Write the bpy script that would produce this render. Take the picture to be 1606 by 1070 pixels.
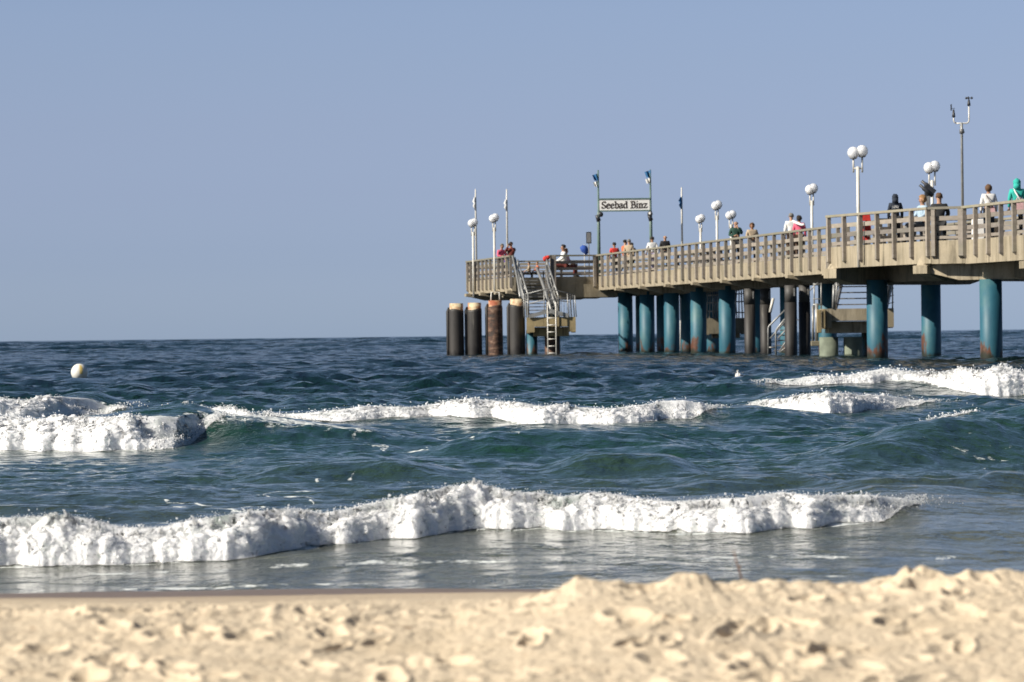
import bpy, bmesh, math, random
import numpy as np
from mathutils import Vector, Matrix
random.seed(7); np.random.seed(7)
for o in list(bpy.data.objects): bpy.data.objects.remove(o)
scene = bpy.context.scene
COL = scene.collection
# ---------------------------------------------------------------- camera, light
K = 0.87            # everything below is laid out in pier units; one unit is 0.87 m (applied once, at the end)
F = 7200.0          # focal length in pixels of a 1606 px wide frame
EYE = 1.25
ROLL = 0.0117
PITCH = 9.5/F
cam_d = bpy.data.cameras.new('camera'); cam = bpy.data.objects.new('camera', cam_d); COL.objects.link(cam)
cam_d.sensor_width = 36; cam_d.lens = F/1606*36
cam_d.clip_start = 0.5; cam_d.clip_end = 40000
cam.matrix_world = Matrix.Translation((0,0,EYE*K)) @ Matrix.Rotation(math.radians(90)-PITCH,4,'X') @ Matrix.Rotation(-ROLL,4,'Z')
cam_d.dof.use_dof = True; cam_d.dof.focus_distance = 52*K; cam_d.dof.aperture_fstop = 10.5
scene.camera = cam
SUN_EL = math.radians(34); SUN_A = math.radians(66)      # SUN_A: degrees left of straight behind the camera
to_sun = Vector((-math.sin(SUN_A)*math.cos(SUN_EL), -math.cos(SUN_A)*math.cos(SUN_EL), math.sin(SUN_EL)))
sd = bpy.data.lights.new('sun','SUN'); sun = bpy.data.objects.new('sun', sd); COL.objects.link(sun)
sd.energy = 5.0; sd.angle = math.radians(0.5); sd.color = (1.0,0.93,0.82)
sun.rotation_euler = to_sun.to_track_quat('Z','Y').to_euler()
w = bpy.data.worlds.new('World'); scene.world = w; w.use_nodes = True
nt = w.node_tree; nt.nodes.clear()
sky = nt.nodes.new('ShaderNodeTexSky'); sky.sky_type='NISHITA'; sky.sun_disc=False
sky.sun_elevation = SUN_EL; sky.sun_rotation = math.radians(180)+SUN_A
sky.air_density=1.0; sky.dust_density=0.6; sky.ozone_density=2.5; sky.altitude=0
bg = nt.nodes.new('ShaderNodeBackground'); wo = nt.nodes.new('ShaderNodeOutputWorld')
tc = nt.nodes.new('ShaderNodeTexCoord'); sx = nt.nodes.new('ShaderNodeSeparateXYZ'); nt.links.new(tc.outputs['Generated'], sx.inputs[0])
cr = nt.nodes.new('ShaderNodeValToRGB'); el = cr.color_ramp.elements      # halved tint of the clear sky by height above the horizon
SKY = [(0,(.39,.51,.925)),(.0174,(.32,.403,.76)),(.031,(.32,.372,.675)),(.045,(.33,.36,.61)),(.059,(.34,.36,.57)),(.0715,(.35,.363,.55)),(.16,(.22,.252,.31)),(.35,(.155,.188,.228)),(1,(.17,.20,.25))]
while len(el) < len(SKY): el.new(.5)
for e,(p,c) in zip(el,SKY): e.position=p; e.color=(c[0]*1.06,c[1]*1.045,c[2]*.985,1)
nt.links.new(sx.outputs[2], cr.inputs[0])
tint = nt.nodes.new('ShaderNodeMixRGB'); tint.blend_type='MULTIPLY'; tint.inputs[0].default_value=1
nt.links.new(sky.outputs[0], tint.inputs[1]); nt.links.new(cr.outputs[0], tint.inputs[2]); nt.links.new(tint.outputs[0], bg.inputs[0]); nt.links.new(bg.outputs[0], wo.inputs[0])
EXPO = 0.46
bg.inputs[1].default_value = 0.2/2**EXPO
scene.view_settings.view_transform='Standard'; scene.view_settings.look='None'
scene.view_settings.exposure=EXPO; scene.view_settings.gamma=1
scene.cycles.max_bounces=7
# ---------------------------------------------------------------- helpers
def hor(x): return 525.5-(x-803)*ROLL
def X_at(x, D, y=None):
    v = 0 if y is None else hor(x)-y
    return (x-803+ROLL*v)/F*D
def Z_at(x, y, D): return EYE+(hor(x)-y)/F*D
def P(x,y,D): return Vector((X_at(x,D,y), D, Z_at(x,y,D)))

_perm = np.random.RandomState(3).permutation(256); _perm = np.concatenate([_perm,_perm,_perm])
_g = np.random.RandomState(5).normal(size=(256,3)); _g /= np.linalg.norm(_g,axis=1)[:,None]
def pn(x,y,z=0.0):
    x=np.asarray(x,float); y=np.asarray(y,float); z=np.zeros_like(x)+z
    xi=np.floor(x).astype(int); yi=np.floor(y).astype(int); zi=np.floor(z).astype(int)
    xf=x-xi; yf=y-yi; zf=z-zi
    xi&=255; yi&=255; zi&=255
    u=xf*xf*(3-2*xf); v=yf*yf*(3-2*yf); w_=zf*zf*(3-2*zf)
    def c(i,j,k):
        h=_perm[_perm[_perm[xi+i]+yi+j]+zi+k]; g=_g[h]
        return g[...,0]*(xf-i)+g[...,1]*(yf-j)+g[...,2]*(zf-k)
    def L(a,b,t): return a+(b-a)*t
    return 1.6*L(L(L(c(0,0,0),c(1,0,0),u),L(c(0,1,0),c(1,1,0),u),v),L(L(c(0,0,1),c(1,0,1),u),L(c(0,1,1),c(1,1,1),u),v),w_)
def fbm(x,y,z=0.0,o=4,lac=2.03,gain=0.5,billow=False):
    s=0; a=1; f=1
    for i in range(o):
        n=pn(x*f+i*17.3,y*f+i*9.1,np.asarray(z)*f+i*5.7)
        s=s+a*((np.abs(n)*2-0.5) if billow else n); a*=gain; f*=lac
    return s

def link(o, parent=None):
    COL.objects.link(o)
    if parent is not None: o.parent=parent
    return o
def tag(o,label=None,cat=None,group=None,kind=None):
    if label: o['label']=label
    if cat: o['category']=cat
    if group: o['group']=group
    if kind: o['kind']=kind
    return o
def empty(name,loc,label=None,cat=None,group=None,rz=0,parent=None):
    o=bpy.data.objects.new(name,None); o.location=loc; o.rotation_euler=(0,0,rz); o.empty_display_size=.3
    link(o,parent); tag(o,label,cat,group); return o
def copy_tree(o,parent=None):
    c=o.copy(); link(c,parent)
    if parent is not None: c.parent=parent
    for ch in list(o.children): copy_tree(ch,c)
    return c
def np_mesh(name,V,faces_list,m,parent=None,smooth=True,attrs=None,loc=None):
    """faces_list: list of int arrays (n,k)"""
    me=bpy.data.meshes.new(name); V=np.asarray(V,np.float32)
    me.vertices.add(len(V)); me.vertices.foreach_set('co',V.ravel())
    ls=[];lt=[];lv=[];p=0
    for Fc in faces_list:
        n,k=Fc.shape; lv.append(Fc.ravel()); ls.append(p+np.arange(n)*k); lt.append(np.full(n,k)); p+=n*k
    lv=np.concatenate(lv).astype(np.int32); ls=np.concatenate(ls).astype(np.int32); lt=np.concatenate(lt).astype(np.int32)
    me.loops.add(len(lv)); me.loops.foreach_set('vertex_index',lv)
    me.polygons.add(len(ls)); me.polygons.foreach_set('loop_start',ls); me.polygons.foreach_set('loop_total',lt)
    me.polygons.foreach_set('use_smooth',np.full(len(ls),smooth))
    for k_,a in (attrs or {}).items():
        at=me.attributes.new(k_,'FLOAT','POINT'); at.data.foreach_set('value',np.asarray(a,np.float32))
    me.update(calc_edges=True); me.validate()
    me.materials.append(m)
    o=bpy.data.objects.new(name,me)
    if loc is not None: o.location=loc
    return link(o,parent)
def grid_faces(nr,nc,off=0):
    i=np.arange(nr*nc).reshape(nr,nc)
    return np.stack([i[:-1,:-1],i[:-1,1:],i[1:,1:],i[1:,:-1]],-1).reshape(-1,4)+off

class MB:
    """collects shapes (world units) and links them as one mesh; origin given at build"""
    def __init__(s): s.v=[]; s.f=[]; s.sm=[]
    def add(s,vs,fs,smooth=False):
        n=len(s.v); s.v+= [Vector(a) for a in vs]; s.f+=[tuple(i+n for i in f) for f in fs]; s.sm+=[smooth]*len(fs); return s
    def box(s,c,size,rz=0,rx=0,ry=0,taper=1.0):
        M=Matrix.Translation(c)@Matrix.Rotation(rz,4,'Z')@Matrix.Rotation(ry,4,'Y')@Matrix.Rotation(rx,4,'X')
        vs=[]
        for z in (-.5,.5):
            t=taper if z>0 else 1
            for x,y in ((-.5,-.5),(.5,-.5),(.5,.5),(-.5,.5)): vs.append(M@Vector((x*size[0]*t,y*size[1]*t,z*size[2])))
        return s.add(vs,[(3,2,1,0),(4,5,6,7),(0,1,5,4),(1,2,6,5),(2,3,7,6),(3,0,4,7)])
    def beam(s,a,b,wd,ht,up=(0,0,1)):
        a=Vector(a);b=Vector(b); d=(b-a); L=d.length; d.normalize(); up=Vector(up)
        r=d.cross(up)
        if r.length<1e-4: r=d.cross(Vector((1,0,0)))
        r.normalize(); u=r.cross(d)
        vs=[]
        for p in (a,b):
            for i,j in ((-1,-1),(1,-1),(1,1),(-1,1)): vs.append(p+r*i*wd/2+u*j*ht/2)
        return s.add(vs,[(3,2,1,0),(4,5,6,7),(0,1,5,4),(1,2,6,5),(2,3,7,6),(3,0,4,7)])
    def tube(s,pts,r,n=10,caps=True):
        pts=[Vector(p) for p in pts]
        rs=r if isinstance(r,(list,tuple)) else [r]*len(pts)
        vs=[];fs=[]; prev=None
        for i,p in enumerate(pts):
            d=(pts[min(i+1,len(pts)-1)]-pts[max(i-1,0)]).normalized()
            ref=prev if prev is not None else (Vector((1,0,0)) if abs(d.x)<.9 else Vector((0,1,0)))
            a=(ref-d*ref.dot(d)).normalized(); prev=a; b=d.cross(a)
            for k in range(n):
                t=2*math.pi*k/n; vs.append(p+(a*math.cos(t)+b*math.sin(t))*rs[i])
        for i in range(len(pts)-1):
            for k in range(n):
                k2=(k+1)%n; fs.append((i*n+k,i*n+k2,(i+1)*n+k2,(i+1)*n+k))
        s.add(vs,fs,True)
        if caps:
            m=len(s.v)-len(vs)
            s.f.append(tuple(m+k for k in reversed(range(n)))); s.sm.append(False)
            s.f.append(tuple(m+(len(pts)-1)*n+k for k in range(n))); s.sm.append(False)
        return s
    def ball(s,c,r,nu=16,nv=10,flat=None):
        c=Vector(c); r=r if isinstance(r,(tuple,list)) else (r,r,r); vs=[];fs=[]
        for i in range(nv+1):
            th=math.pi*i/nv
            for k in range(nu):
                ph=2*math.pi*k/nu; vs.append(c+Vector((r[0]*math.sin(th)*math.cos(ph),r[1]*math.sin(th)*math.sin(ph),r[2]*math.cos(th))))
        for i in range(nv):
            for k in range(nu):
                k2=(k+1)%nu; fs.append((i*nu+k,(i+1)*nu+k,(i+1)*nu+k2,i*nu+k2))
        return s.add(vs,fs,True)
    def prism(s,poly,z0,z1):
        n=len(poly); vs=[(x,y,z0) for x,y in poly]+[(x,y,z1) for x,y in poly]
        a=sum(poly[i][0]*poly[(i+1)%n][1]-poly[(i+1)%n][0]*poly[i][1] for i in range(n))
        fs=[tuple(range(n,2*n)),tuple(reversed(range(n)))]+[(i,(i+1)%n,(i+1)%n+n,i+n) for i in range(n)]
        if a<0: fs=[tuple(reversed(f)) for f in fs]
        return s.add(vs,fs)
    def build(s,name,m,parent=None,org=None,bevel=0,attrs=None):
        me=bpy.data.meshes.new(name)
        if parent is not None and org is None:
            # parts keep vertices relative to the chain of parent empties
            off=Vector((0,0,0)); p=parent
            while p is not None: off+=Vector(p.location); p=p.parent
            vv=[a-off for a in s.v]; loc=None
        elif org is not None: vv=[a-Vector(org) for a in s.v]; loc=org
        else: vv=s.v; loc=None
        me.from_pydata([tuple(a) for a in vv],[],s.f)
        me.polygons.foreach_set('use_smooth',s.sm)
        if bevel>0:
            bm=bmesh.new(); bm.from_mesh(me); bmesh.ops.remove_doubles(bm,verts=bm.verts,dist=1e-5)
            bmesh.ops.bevel(bm,geom=[e for e in bm.edges if e.is_manifold and e.calc_face_angle(0)>.5],offset=bevel,segments=1,affect='EDGES'); bm.to_mesh(me); bm.free()
        me.materials.append(m)
        o=bpy.data.objects.new(name,me)
        if loc is not None: o.location=loc
        return link(o,parent)
# ---------------------------------------------------------------- materials
def newmat(name):
    m=bpy.data.materials.new(name); m.use_nodes=True; n=m.node_tree; n.nodes.clear()
    out=n.nodes.new('ShaderNodeOutputMaterial'); b=n.nodes.new('ShaderNodeBsdfPrincipled'); n.links.new(b.outputs[0],out.inputs[0])
    return m,n,b,out
def N(n,t,**kw):
    a=n.nodes.new(t)
    for k,v in kw.items():
        if k.startswith('i_'): 
            key=k[2:]; key=int(key) if key.isdigit() else key
            a.inputs[key].default_value=v
        else: setattr(a,k,v)
    return a
def ramp(n,stops,fac=None):
    r=n.nodes.new('ShaderNodeValToRGB'); e=r.color_ramp.elements
    while len(e)<len(stops): e.new(.5)
    for i,(p,c) in enumerate(stops):
        e[i].position=p; e[i].color=(*c,1) if len(c)==3 else c
    if fac is not None: n.links.new(fac,r.inputs[0])
    return r
def coords(n,scale=(1,1,1),kind='Object'):
    t=n.nodes.new('ShaderNodeTexCoord'); mp=n.nodes.new('ShaderNodeMapping'); mp.inputs['Scale'].default_value=scale
    if kind=='World':
        g=n.nodes.new('ShaderNodeNewGeometry'); n.links.new(g.outputs['Position'],mp.inputs[0])
    else: n.links.new(t.outputs[kind],mp.inputs[0])
    return mp.outputs[0]
def simple(name,c1,c2=None,scale=(6,6,6),rough=.6,metal=0,bump=.0,detail=5,kind='World',lo=.35,hi=.65,spec=.5):
    m,n,b,_=newmat(name); c2=c2 or tuple(x*.75 for x in c1)
    nz=N(n,'ShaderNodeTexNoise',i_Scale=1.0,i_Detail=detail); n.links.new(coords(n,scale,kind),nz.inputs['Vector'])
    r=ramp(n,[(lo,c1),(hi,c2)],nz.outputs[0]); n.links.new(r.outputs[0],b.inputs['Base Color'])
    b.inputs['Roughness'].default_value=rough; b.inputs['Metallic'].default_value=metal
    b.inputs['Specular IOR Level'].default_value=spec
    if bump>0:
        bp=N(n,'ShaderNodeBump',i_Strength=bump,i_Distance=.05); n.links.new(nz.outputs[0],bp.inputs['Height']); n.links.new(bp.outputs[0],b.inputs['Normal'])
    return m
def mixc(n,fac,a,b,mode='MIX'):
    x=n.nodes.new('ShaderNodeMixRGB'); x.blend_type=mode
    for i,s in ((0,fac),(1,a),(2,b)):
        if hasattr(s,'links') or hasattr(s,'is_linked'): n.links.new(s,x.inputs[i])
        else: x.inputs[i].default_value = s if i==0 else (*s,1)
    return x.outputs[0]
def math_(n,op,a,b=None,clamp=False):
    x=n.nodes.new('ShaderNodeMath'); x.operation=op; x.use_clamp=clamp
    for i,s in enumerate([a,b]):
        if s is None: continue
        if isinstance(s,(int,float)): x.inputs[i].default_value=s
        else: n.links.new(s,x.inputs[i])
    return x.outputs[0]
def noise(n,scale,detail=5,rough=.5,kind='World',dist=0):
    nz=N(n,'ShaderNodeTexNoise',i_Scale=1.0,i_Detail=detail,i_Roughness=rough,i_Distortion=dist); n.links.new(coords(n,scale,kind),nz.inputs['Vector']); return nz.outputs[0]
def bump(n,b,h,strength,dist):
    bp=N(n,'ShaderNodeBump',i_Strength=strength,i_Distance=dist); n.links.new(h,bp.inputs['Height']); n.links.new(bp.outputs[0],b.inputs['Normal']); return bp
M={}
# stained pale concrete
def concrete(name,ca,cb,stain):
    m,n,b,_=newmat(name)
    a=noise(n,(1.2,1.2,1.5),6,.6); c=ramp(n,[(.3,ca),(.68,cb)],a).outputs[0]
    s=ramp(n,[(.46,(0,0,0)),(.72,(1,1,1))],noise(n,(2.2,2.2,.35),5,.65)).outputs[0]
    c2=mixc(n,s,c,stain); s2=ramp(n,[(.52,(0,0,0)),(.66,(.75,.75,.75))],noise(n,(5,5,.5),4,.7)).outputs[0]; c2=mixc(n,s2,c2,tuple(v*.55 for v in stain)); g=noise(n,(30,30,30),4)
    c3=mixc(n,0.25,c2,ramp(n,[(.3,(.35,.33,.28)),(.7,(1,1,1))],g).outputs[0],'MULTIPLY')
    n.links.new(c3,b.inputs['Base Color']); b.inputs['Roughness'].default_value=.85; bump(n,b,g,.3,.02); return m
M['conc']=concrete('concrete',(.46,.39,.275),(.34,.295,.215),(.25,.21,.14))
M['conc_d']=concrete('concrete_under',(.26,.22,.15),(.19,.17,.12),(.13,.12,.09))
M['conc_y']=concrete('concrete_yellow',(.42,.33,.17),(.30,.24,.13),(.22,.17,.09))
def wood(name,a_,b_,g_):
    m,n,b,_=newmat(name); x=noise(n,(3,3,9),6,.6); c=ramp(n,[(.3,a_),(.7,b_)],x).outputs[0]
    s=ramp(n,[(.5,(0,0,0)),(.75,(1,1,1))],noise(n,(.6,.6,2),3)).outputs[0]
    oi=n.nodes.new('ShaderNodeObjectInfo'); rr=ramp(n,[(0,(.68,.68,.70)),(.5,(1,.98,.95)),(1,(1.25,1.22,1.15))],oi.outputs['Random']).outputs[0]
    n.links.new(mixc(n,1,mixc(n,s,c,g_),rr,'MULTIPLY'),b.inputs['Base Color']); b.inputs['Roughness'].default_value=.85; bump(n,b,x,.4,.02); return m
M['wood']=wood('weathered_wood',(.32,.285,.245),(.22,.195,.17),(.245,.235,.18))
M['wood_cap']=wood('cap_wood',(.28,.26,.20),(.20,.185,.15),(.21,.21,.14))
# teal paint with rust near the water
def pile_paint():
    m,n,b,_=newmat('teal_pile_paint')
    a=noise(n,(1.5,1.5,1.0),6,.6); c=ramp(n,[(.3,(.013,.082,.125)),(.5,(.022,.11,.155)),(.68,(.055,.145,.16))],a).outputs[0]
    g=n.nodes.new('ShaderNodeNewGeometry'); sp=n.nodes.new('ShaderNodeSeparateXYZ'); n.links.new(g.outputs['Position'],sp.inputs[0])
    hz=math_(n,'DIVIDE',math_(n,'SUBTRACT',2.0*K,sp.outputs[2]),2.6*K)   # 0 high, grows towards the water
    nn=noise(n,(1.6,1.6,.55),6,.65)
    r=math_(n,'ADD',math_(n,'MULTIPLY',hz,.42),math_(n,'MULTIPLY',nn,1.0))
    f=ramp(n,[(.755,(0,0,0)),(.81,(1,1,1))],r).outputs[0]
    rust=ramp(n,[(.35,(.15,.05,.022)),(.6,(.07,.03,.016)),(.75,(.17,.10,.05))],noise(n,(7,7,5),5,.6)).outputs[0]
    c=mixc(n,f,c,rust); st=ramp(n,[(.55,(0,0,0)),(.8,(.6,.6,.6))],noise(n,(9,9,.9),4,.6)).outputs[0]
    c=mixc(n,st,c,(.085,.18,.19))
    tide=math_(n,'MULTIPLY',math_(n,'SUBTRACT',math_(n,'ADD',math_(n,'MULTIPLY',nn,.8),-.06),sp.outputs[2]),7,True)
    n.links.new(mixc(n,tide,c,(.022,.026,.016)),b.inputs['Base Color']); b.inputs['Roughness'].default_value=.55; return m
M['teal']=pile_paint()
M['rubber']=simple('black_rubber_sleeve',(.022,.020,.019),(.042,.038,.034),(3,3,.8),.55,bump=.3,detail=7)
M['rubber_up']=simple('grey_sleeve',(.075,.07,.064),(.052,.05,.046),(4,4,1),.6)
def scuffed(name,base,dark,light):
    m,n,b,_=newmat(name); c=ramp(n,[(.35,base),(.65,dark)],noise(n,(3,3,.8),7,.6)).outputs[0]
    s=ramp(n,[(.60,(0,0,0)),(.72,(.7,.7,.7))],noise(n,(4,4,.5),5,.7)).outputs[0]; c=mixc(n,s,c,light)
    g=n.nodes.new('ShaderNodeNewGeometry'); sp=n.nodes.new('ShaderNodeSeparateXYZ'); n.links.new(g.outputs['Position'],sp.inputs[0])
    t=math_(n,'MULTIPLY',math_(n,'SUBTRACT',math_(n,'ADD',noise(n,(3,3,.7),4,.6),.05),sp.outputs[2]),6,True)
    n.links.new(mixc(n,t,c,(.012,.010,.009)),b.inputs['Base Color']); b.inputs['Roughness'].default_value=.6; return m
M['rubber']=scuffed('black_rubber_sleeve',(.040,.036,.032),(.020,.018,.017),(.15,.14,.12))
M['rustcap']=simple('rusty_yellow_steel',(.66,.56,.36),(.38,.17,.08),(3,3,4),.7,detail=6,lo=.40,hi=.6)
M['rustcap2']=simple('rusty_orange_steel',(.56,.36,.20),(.32,.09,.04),(3,3,5),.7,detail=6,lo=.35,hi=.6)
def rustpile():
    m,n,b,_=newmat('ribbed_rust'); wv=N(n,'ShaderNodeTexNoise',i_Scale=1.0,i_Detail=5,i_Roughness=.7); n.links.new(coords(n,(2.2,2.2,5),'World'),wv.inputs['Vector'])
    r=ramp(n,[(.38,(.035,.028,.024)),(.52,(.10,.05,.032)),(.62,(.24,.15,.10)),(.7,(.06,.04,.03))],wv.outputs[0]); n.links.new(r.outputs[0],b.inputs['Base Color']); b.inputs['Roughness'].default_value=.75
    bump(n,b,wv.outputs[0],.8,.08); return m
M['rustpile']=rustpile()
M['galv']=simple('galvanised_steel',(.36,.36,.34),(.25,.25,.24),(8,8,8),.45,metal=.35)
M['galv_d']=simple('dull_steel',(.22,.22,.22),(.14,.14,.14),(8,8,8),.5,metal=.3)
M['whitepaint']=simple('white_paint',(.74,.72,.66),(.60,.57,.50),(5,5,2),.4)
M['green_steel']=simple('green_painted_steel',(.13,.20,.17),(.09,.14,.12),(6,6,3),.45)
M['globe']=simple('opal_globe',(.97,.97,.96),(.95,.95,.94),(4,4,4),.25)
for n_ in M['globe'].node_tree.nodes:
    if n_.type=='BSDF_PRINCIPLED': n_.inputs['Subsurface Weight'].default_value=1; n_.inputs['Subsurface Radius'].default_value=(1,1,1); n_.inputs['Subsurface Scale'].default_value=.6
M['dark']=simple('dark_metal',(.025,.028,.032),(.04,.04,.045),(9,9,9),.45)
M['signwhite']=simple('sign_white',(.92,.90,.85),(.88,.85,.80),(4,4,4),.5)
M['ink']=simple('sign_lettering',(.035,.025,.02),(.05,.035,.03),(5,5,5),.6)
def cloth(name,c,v=.8,rough=.85): 
    M[name]=simple(name,c,tuple(x*v for x in c),(9,9,9),rough,bump=.2); return M[name]
for nm,c in dict(skin=(.50,.29,.19),skin_tan=(.40,.21,.13),hair_dark=(.025,.018,.014),hair_brown=(.13,.07,.035),hair_blond=(.34,.19,.08),hair_grey=(.20,.19,.17),
    white=(.82,.81,.78),beige=(.48,.38,.26),black=(.018,.018,.02),navy=(.02,.028,.045),jeans=(.035,.06,.09),darkred=(.14,.025,.018),red=(.62,.04,.03),
    pink=(.70,.12,.20),palepink=(.72,.45,.45),teal_c=(.03,.46,.38),dkgreen=(.02,.07,.05),lightblue=(.42,.55,.66),orange=(.60,.17,.07),purple=(.14,.08,.35),blue=(.03,.09,.38),lilac=(.45,.40,.52),grey=(.2,.2,.2),flagblue=(.03,.16,.36),brown=(.10,.06,.04)).items(): cloth(nm,c)
# ---------------------------------------------------------------- sea surface
def lerp_path(pts):
    """pts: (xpx, yfoot, ytop) -> arrays X, D, H  (foot distance, crest height)"""
    a=np.array(pts,float); D=EYE*F/(a[:,1]-hor(a[:,0])); X=(a[:,0]-803)/F*D
    return a,X,D
WAVES=[]   # name, X array, Dfoot, height, thick
def wave(name,pts,thick,foot_z=0.0,label=None,ridge=1.0,wf=.9,wb=2.5,foam=True,amp_noise=1.0,ndrop=20000,drop=.01,jets=(),flat=.35):
    a=np.array(pts,float); D=(EYE-foot_z)*F/(a[:,1]-hor(a[:,0]))
    D0=np.percentile(D,15); D=D0+flat*(D-D0); X=(a[:,0]-803)/F*D
    foot_z=EYE-(a[:,1]-hor(a[:,0]))/F*D          # the water under the toe rises where the wave stands further in
    H=EYE-(a[:,2]-hor(a[:,0]))/F*(D+thick*.45)
    H=np.maximum(H,foot_z+.01)
    WAVES.append(dict(name=name,X=X,D=D,H=H,T=thick,fz=foot_z,label=label,ridge=ridge,wf=wf,wb=wb,foam=foam,an=amp_noise,nd=ndrop,ds=drop,jets=jets,px=a[:,0]))
wave('near',[(-420,900,820),(-200,897,812),(-60,894,806),(0,893,806),(60,893,801),(120,892,806),(180,890,822),(230,889,825),(290,885,810),(350,884,800),(400,876,793),(450,866,789),(500,861,800),(540,856,792),(600,847,777),(650,846,765),(700,836,755),(750,832,751),(800,834,765),(850,829,768),(880,834,774),(930,833,766),(1000,836,776),(1060,840,783),(1120,838,778),(1170,838,776),(1230,830,767),(1270,832,774),(1330,824,774),(1380,820,773),(1415,808,776),(1440,796,786)],.55,
     label='long white breaking wave closest to the sand, spanning most of the frame',ridge=.8,wf=.35,wb=1.6,ndrop=42000,drop=.0065,jets=((210,12,5),(1180,24,8),(745,9,6),(355,6,5),(620,8,5),(930,8,6),(460,8,6)))
wave('left',[(-520,712,640),(-200,711,640),(-60,710,642),(0,709,645),(60,709,650),(110,709,646),(150,710,644),(200,710,640),(240,709,640),(270,707,641),(295,700,645),(325,694,652),(350,690,662)],1.3,
     label='tall white tumbling breaker at the left edge beside the dark green wave face',ridge=.75,wf=1.0,wb=5,ndrop=16000,drop=.014,jets=())
wave('left_back',[(-420,668,615),(-100,664,614),(0,662,618),(50,660,616),(90,656,612),(130,652,616),(160,650,628),(195,648,636)],1.3,
     label='white foam crest tumbling just behind the tall breaker at the left edge',ridge=.7,wf=1.5,wb=4,ndrop=9000,drop=.015,jets=((22,14,3),))
wave('line_left',[(292,650,640),(330,646,631),(365,648,632),(400,655,643),(425,656,646)],.4,foot_z=.32,
     label='small white foam lip on the crest of the dark green wave right of the left breaker',ridge=.0,wf=1,wb=3,ndrop=2500,drop=.012)
wave('middle',[(415,657,648),(470,660,648),(520,662,642),(560,661,637),(600,658,635),(640,658,637),(670,655,635),(705,656,627),(735,660,624),(770,658,628),(810,663,628),(850,666,630),(900,665,635),(960,666,637),(1010,662,634),(1040,659,624),(1075,658,622),(1100,656,626),(1118,650,638)],.9,
     label='long low white foam line across the middle of the sea below the pier',ridge=.75,wf=1.0,wb=4,foot_z=.12,ndrop=14000,drop=.014,jets=((720,7,6),(1050,5,5),(760,5,4)))
wave('middle_right',[(1150,641,638),(1190,640,630),(1230,645,620),(1265,648,613),(1300,652,610),(1335,650,614),(1370,645,617),(1410,641,621),(1440,638,628),(1462,636,633)],.9,
     label='short white foam crest right of the long middle foam line, below the grey fender piles',ridge=.75,wf=1.2,wb=4,foot_z=.12,ndrop=9000,drop=.014,jets=((1260,5,4),(1322,5,4)))
wave('right_back',[(1203,608,600),(1240,608,590),(1280,606,586),(1330,602,588),(1370,601,580),(1400,598,575),(1440,600,581),(1480,608,580),(1510,616,576),(1540,622,575),(1575,624,566),(1606,624,576),(1680,628,580),(1800,630,584)],1.2,
     label='white breaker at the right edge rolling in front of the teal piles',ridge=.7,wf=1.6,wb=5,foot_z=.1,flat=.12,ndrop=14000,drop=.018,jets=((1568,8,10),(1412,4,4)))
wave('right_lip',[(1440,671,668),(1480,668,661),(1520,661,655),(1545,656,653)],.35,foot_z=.3,label='thin broken foam streak on the dark swell near the right edge',ridge=0,ndrop=1600,drop=.012)
# unbroken swells: (xpx, y of crest) polyline, height, front width, back width
SWELLS=[([(255,648),(300,650),(400,667),(520,680),(640,692),(760,700)],.36,1.5,5.0,(60,290,520,760),52.6),
        ([(1180,700),(1330,690),(1420,672),(1500,662),(1606,652),(1750,645)],.34,2.2,5.0,(1180,1480,1750,2000)),
        ([(700,690),(850,684),(1000,690),(1130,700)],.16,1.2,3.0,(640,780,1020,1180)),
        ([(850,726),(950,722),(1030,722),(1100,728)],.13,.7,2.0,(820,930,1040,1120)),
        ([(380,738),(520,734),(700,736)],.10,.8,2.2,(360,460,600,740)),
        ([(1040,760),(1150,752),(1250,752),(1350,756)],.11,.6,1.8,(1000,1120,1280,1380)),
        ([(1480,770),(1560,756),(1700,752)],.15,.7,2.0,(1460,1560,1700,1900)),
        ([(420,640),(500,634),(600,636)],.20,1.5,5.,(400,460,560,640)),
        ([(0,790),(150,775),(300,770)],.05,.5,1.5,(-200,20,260,400)),
        ]
rs=np.random.RandomState(11)
def comps(n,l0,l1,spread,steep):
    out=[]
    for i in range(n):
        lam=math.exp(rs.uniform(math.log(l0),math.log(l1))); th=rs.normal()*spread
        out.append((lam,math.sin(th),math.cos(th),rs.uniform(0,6.283),steep*lam/6.283/math.sqrt(n)))
    return out
C_BIG=comps(24,8,30,.45,.11); C_MID=comps(40,.9,4.2,.75,.30); C_SML=comps(26,.35,1.3,.75,.20)
def sm(a,b,x): t=np.clip((x-a)/(b-a),0,1); return t*t*(3-2*t)    # also runs downwards when a > b
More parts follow.
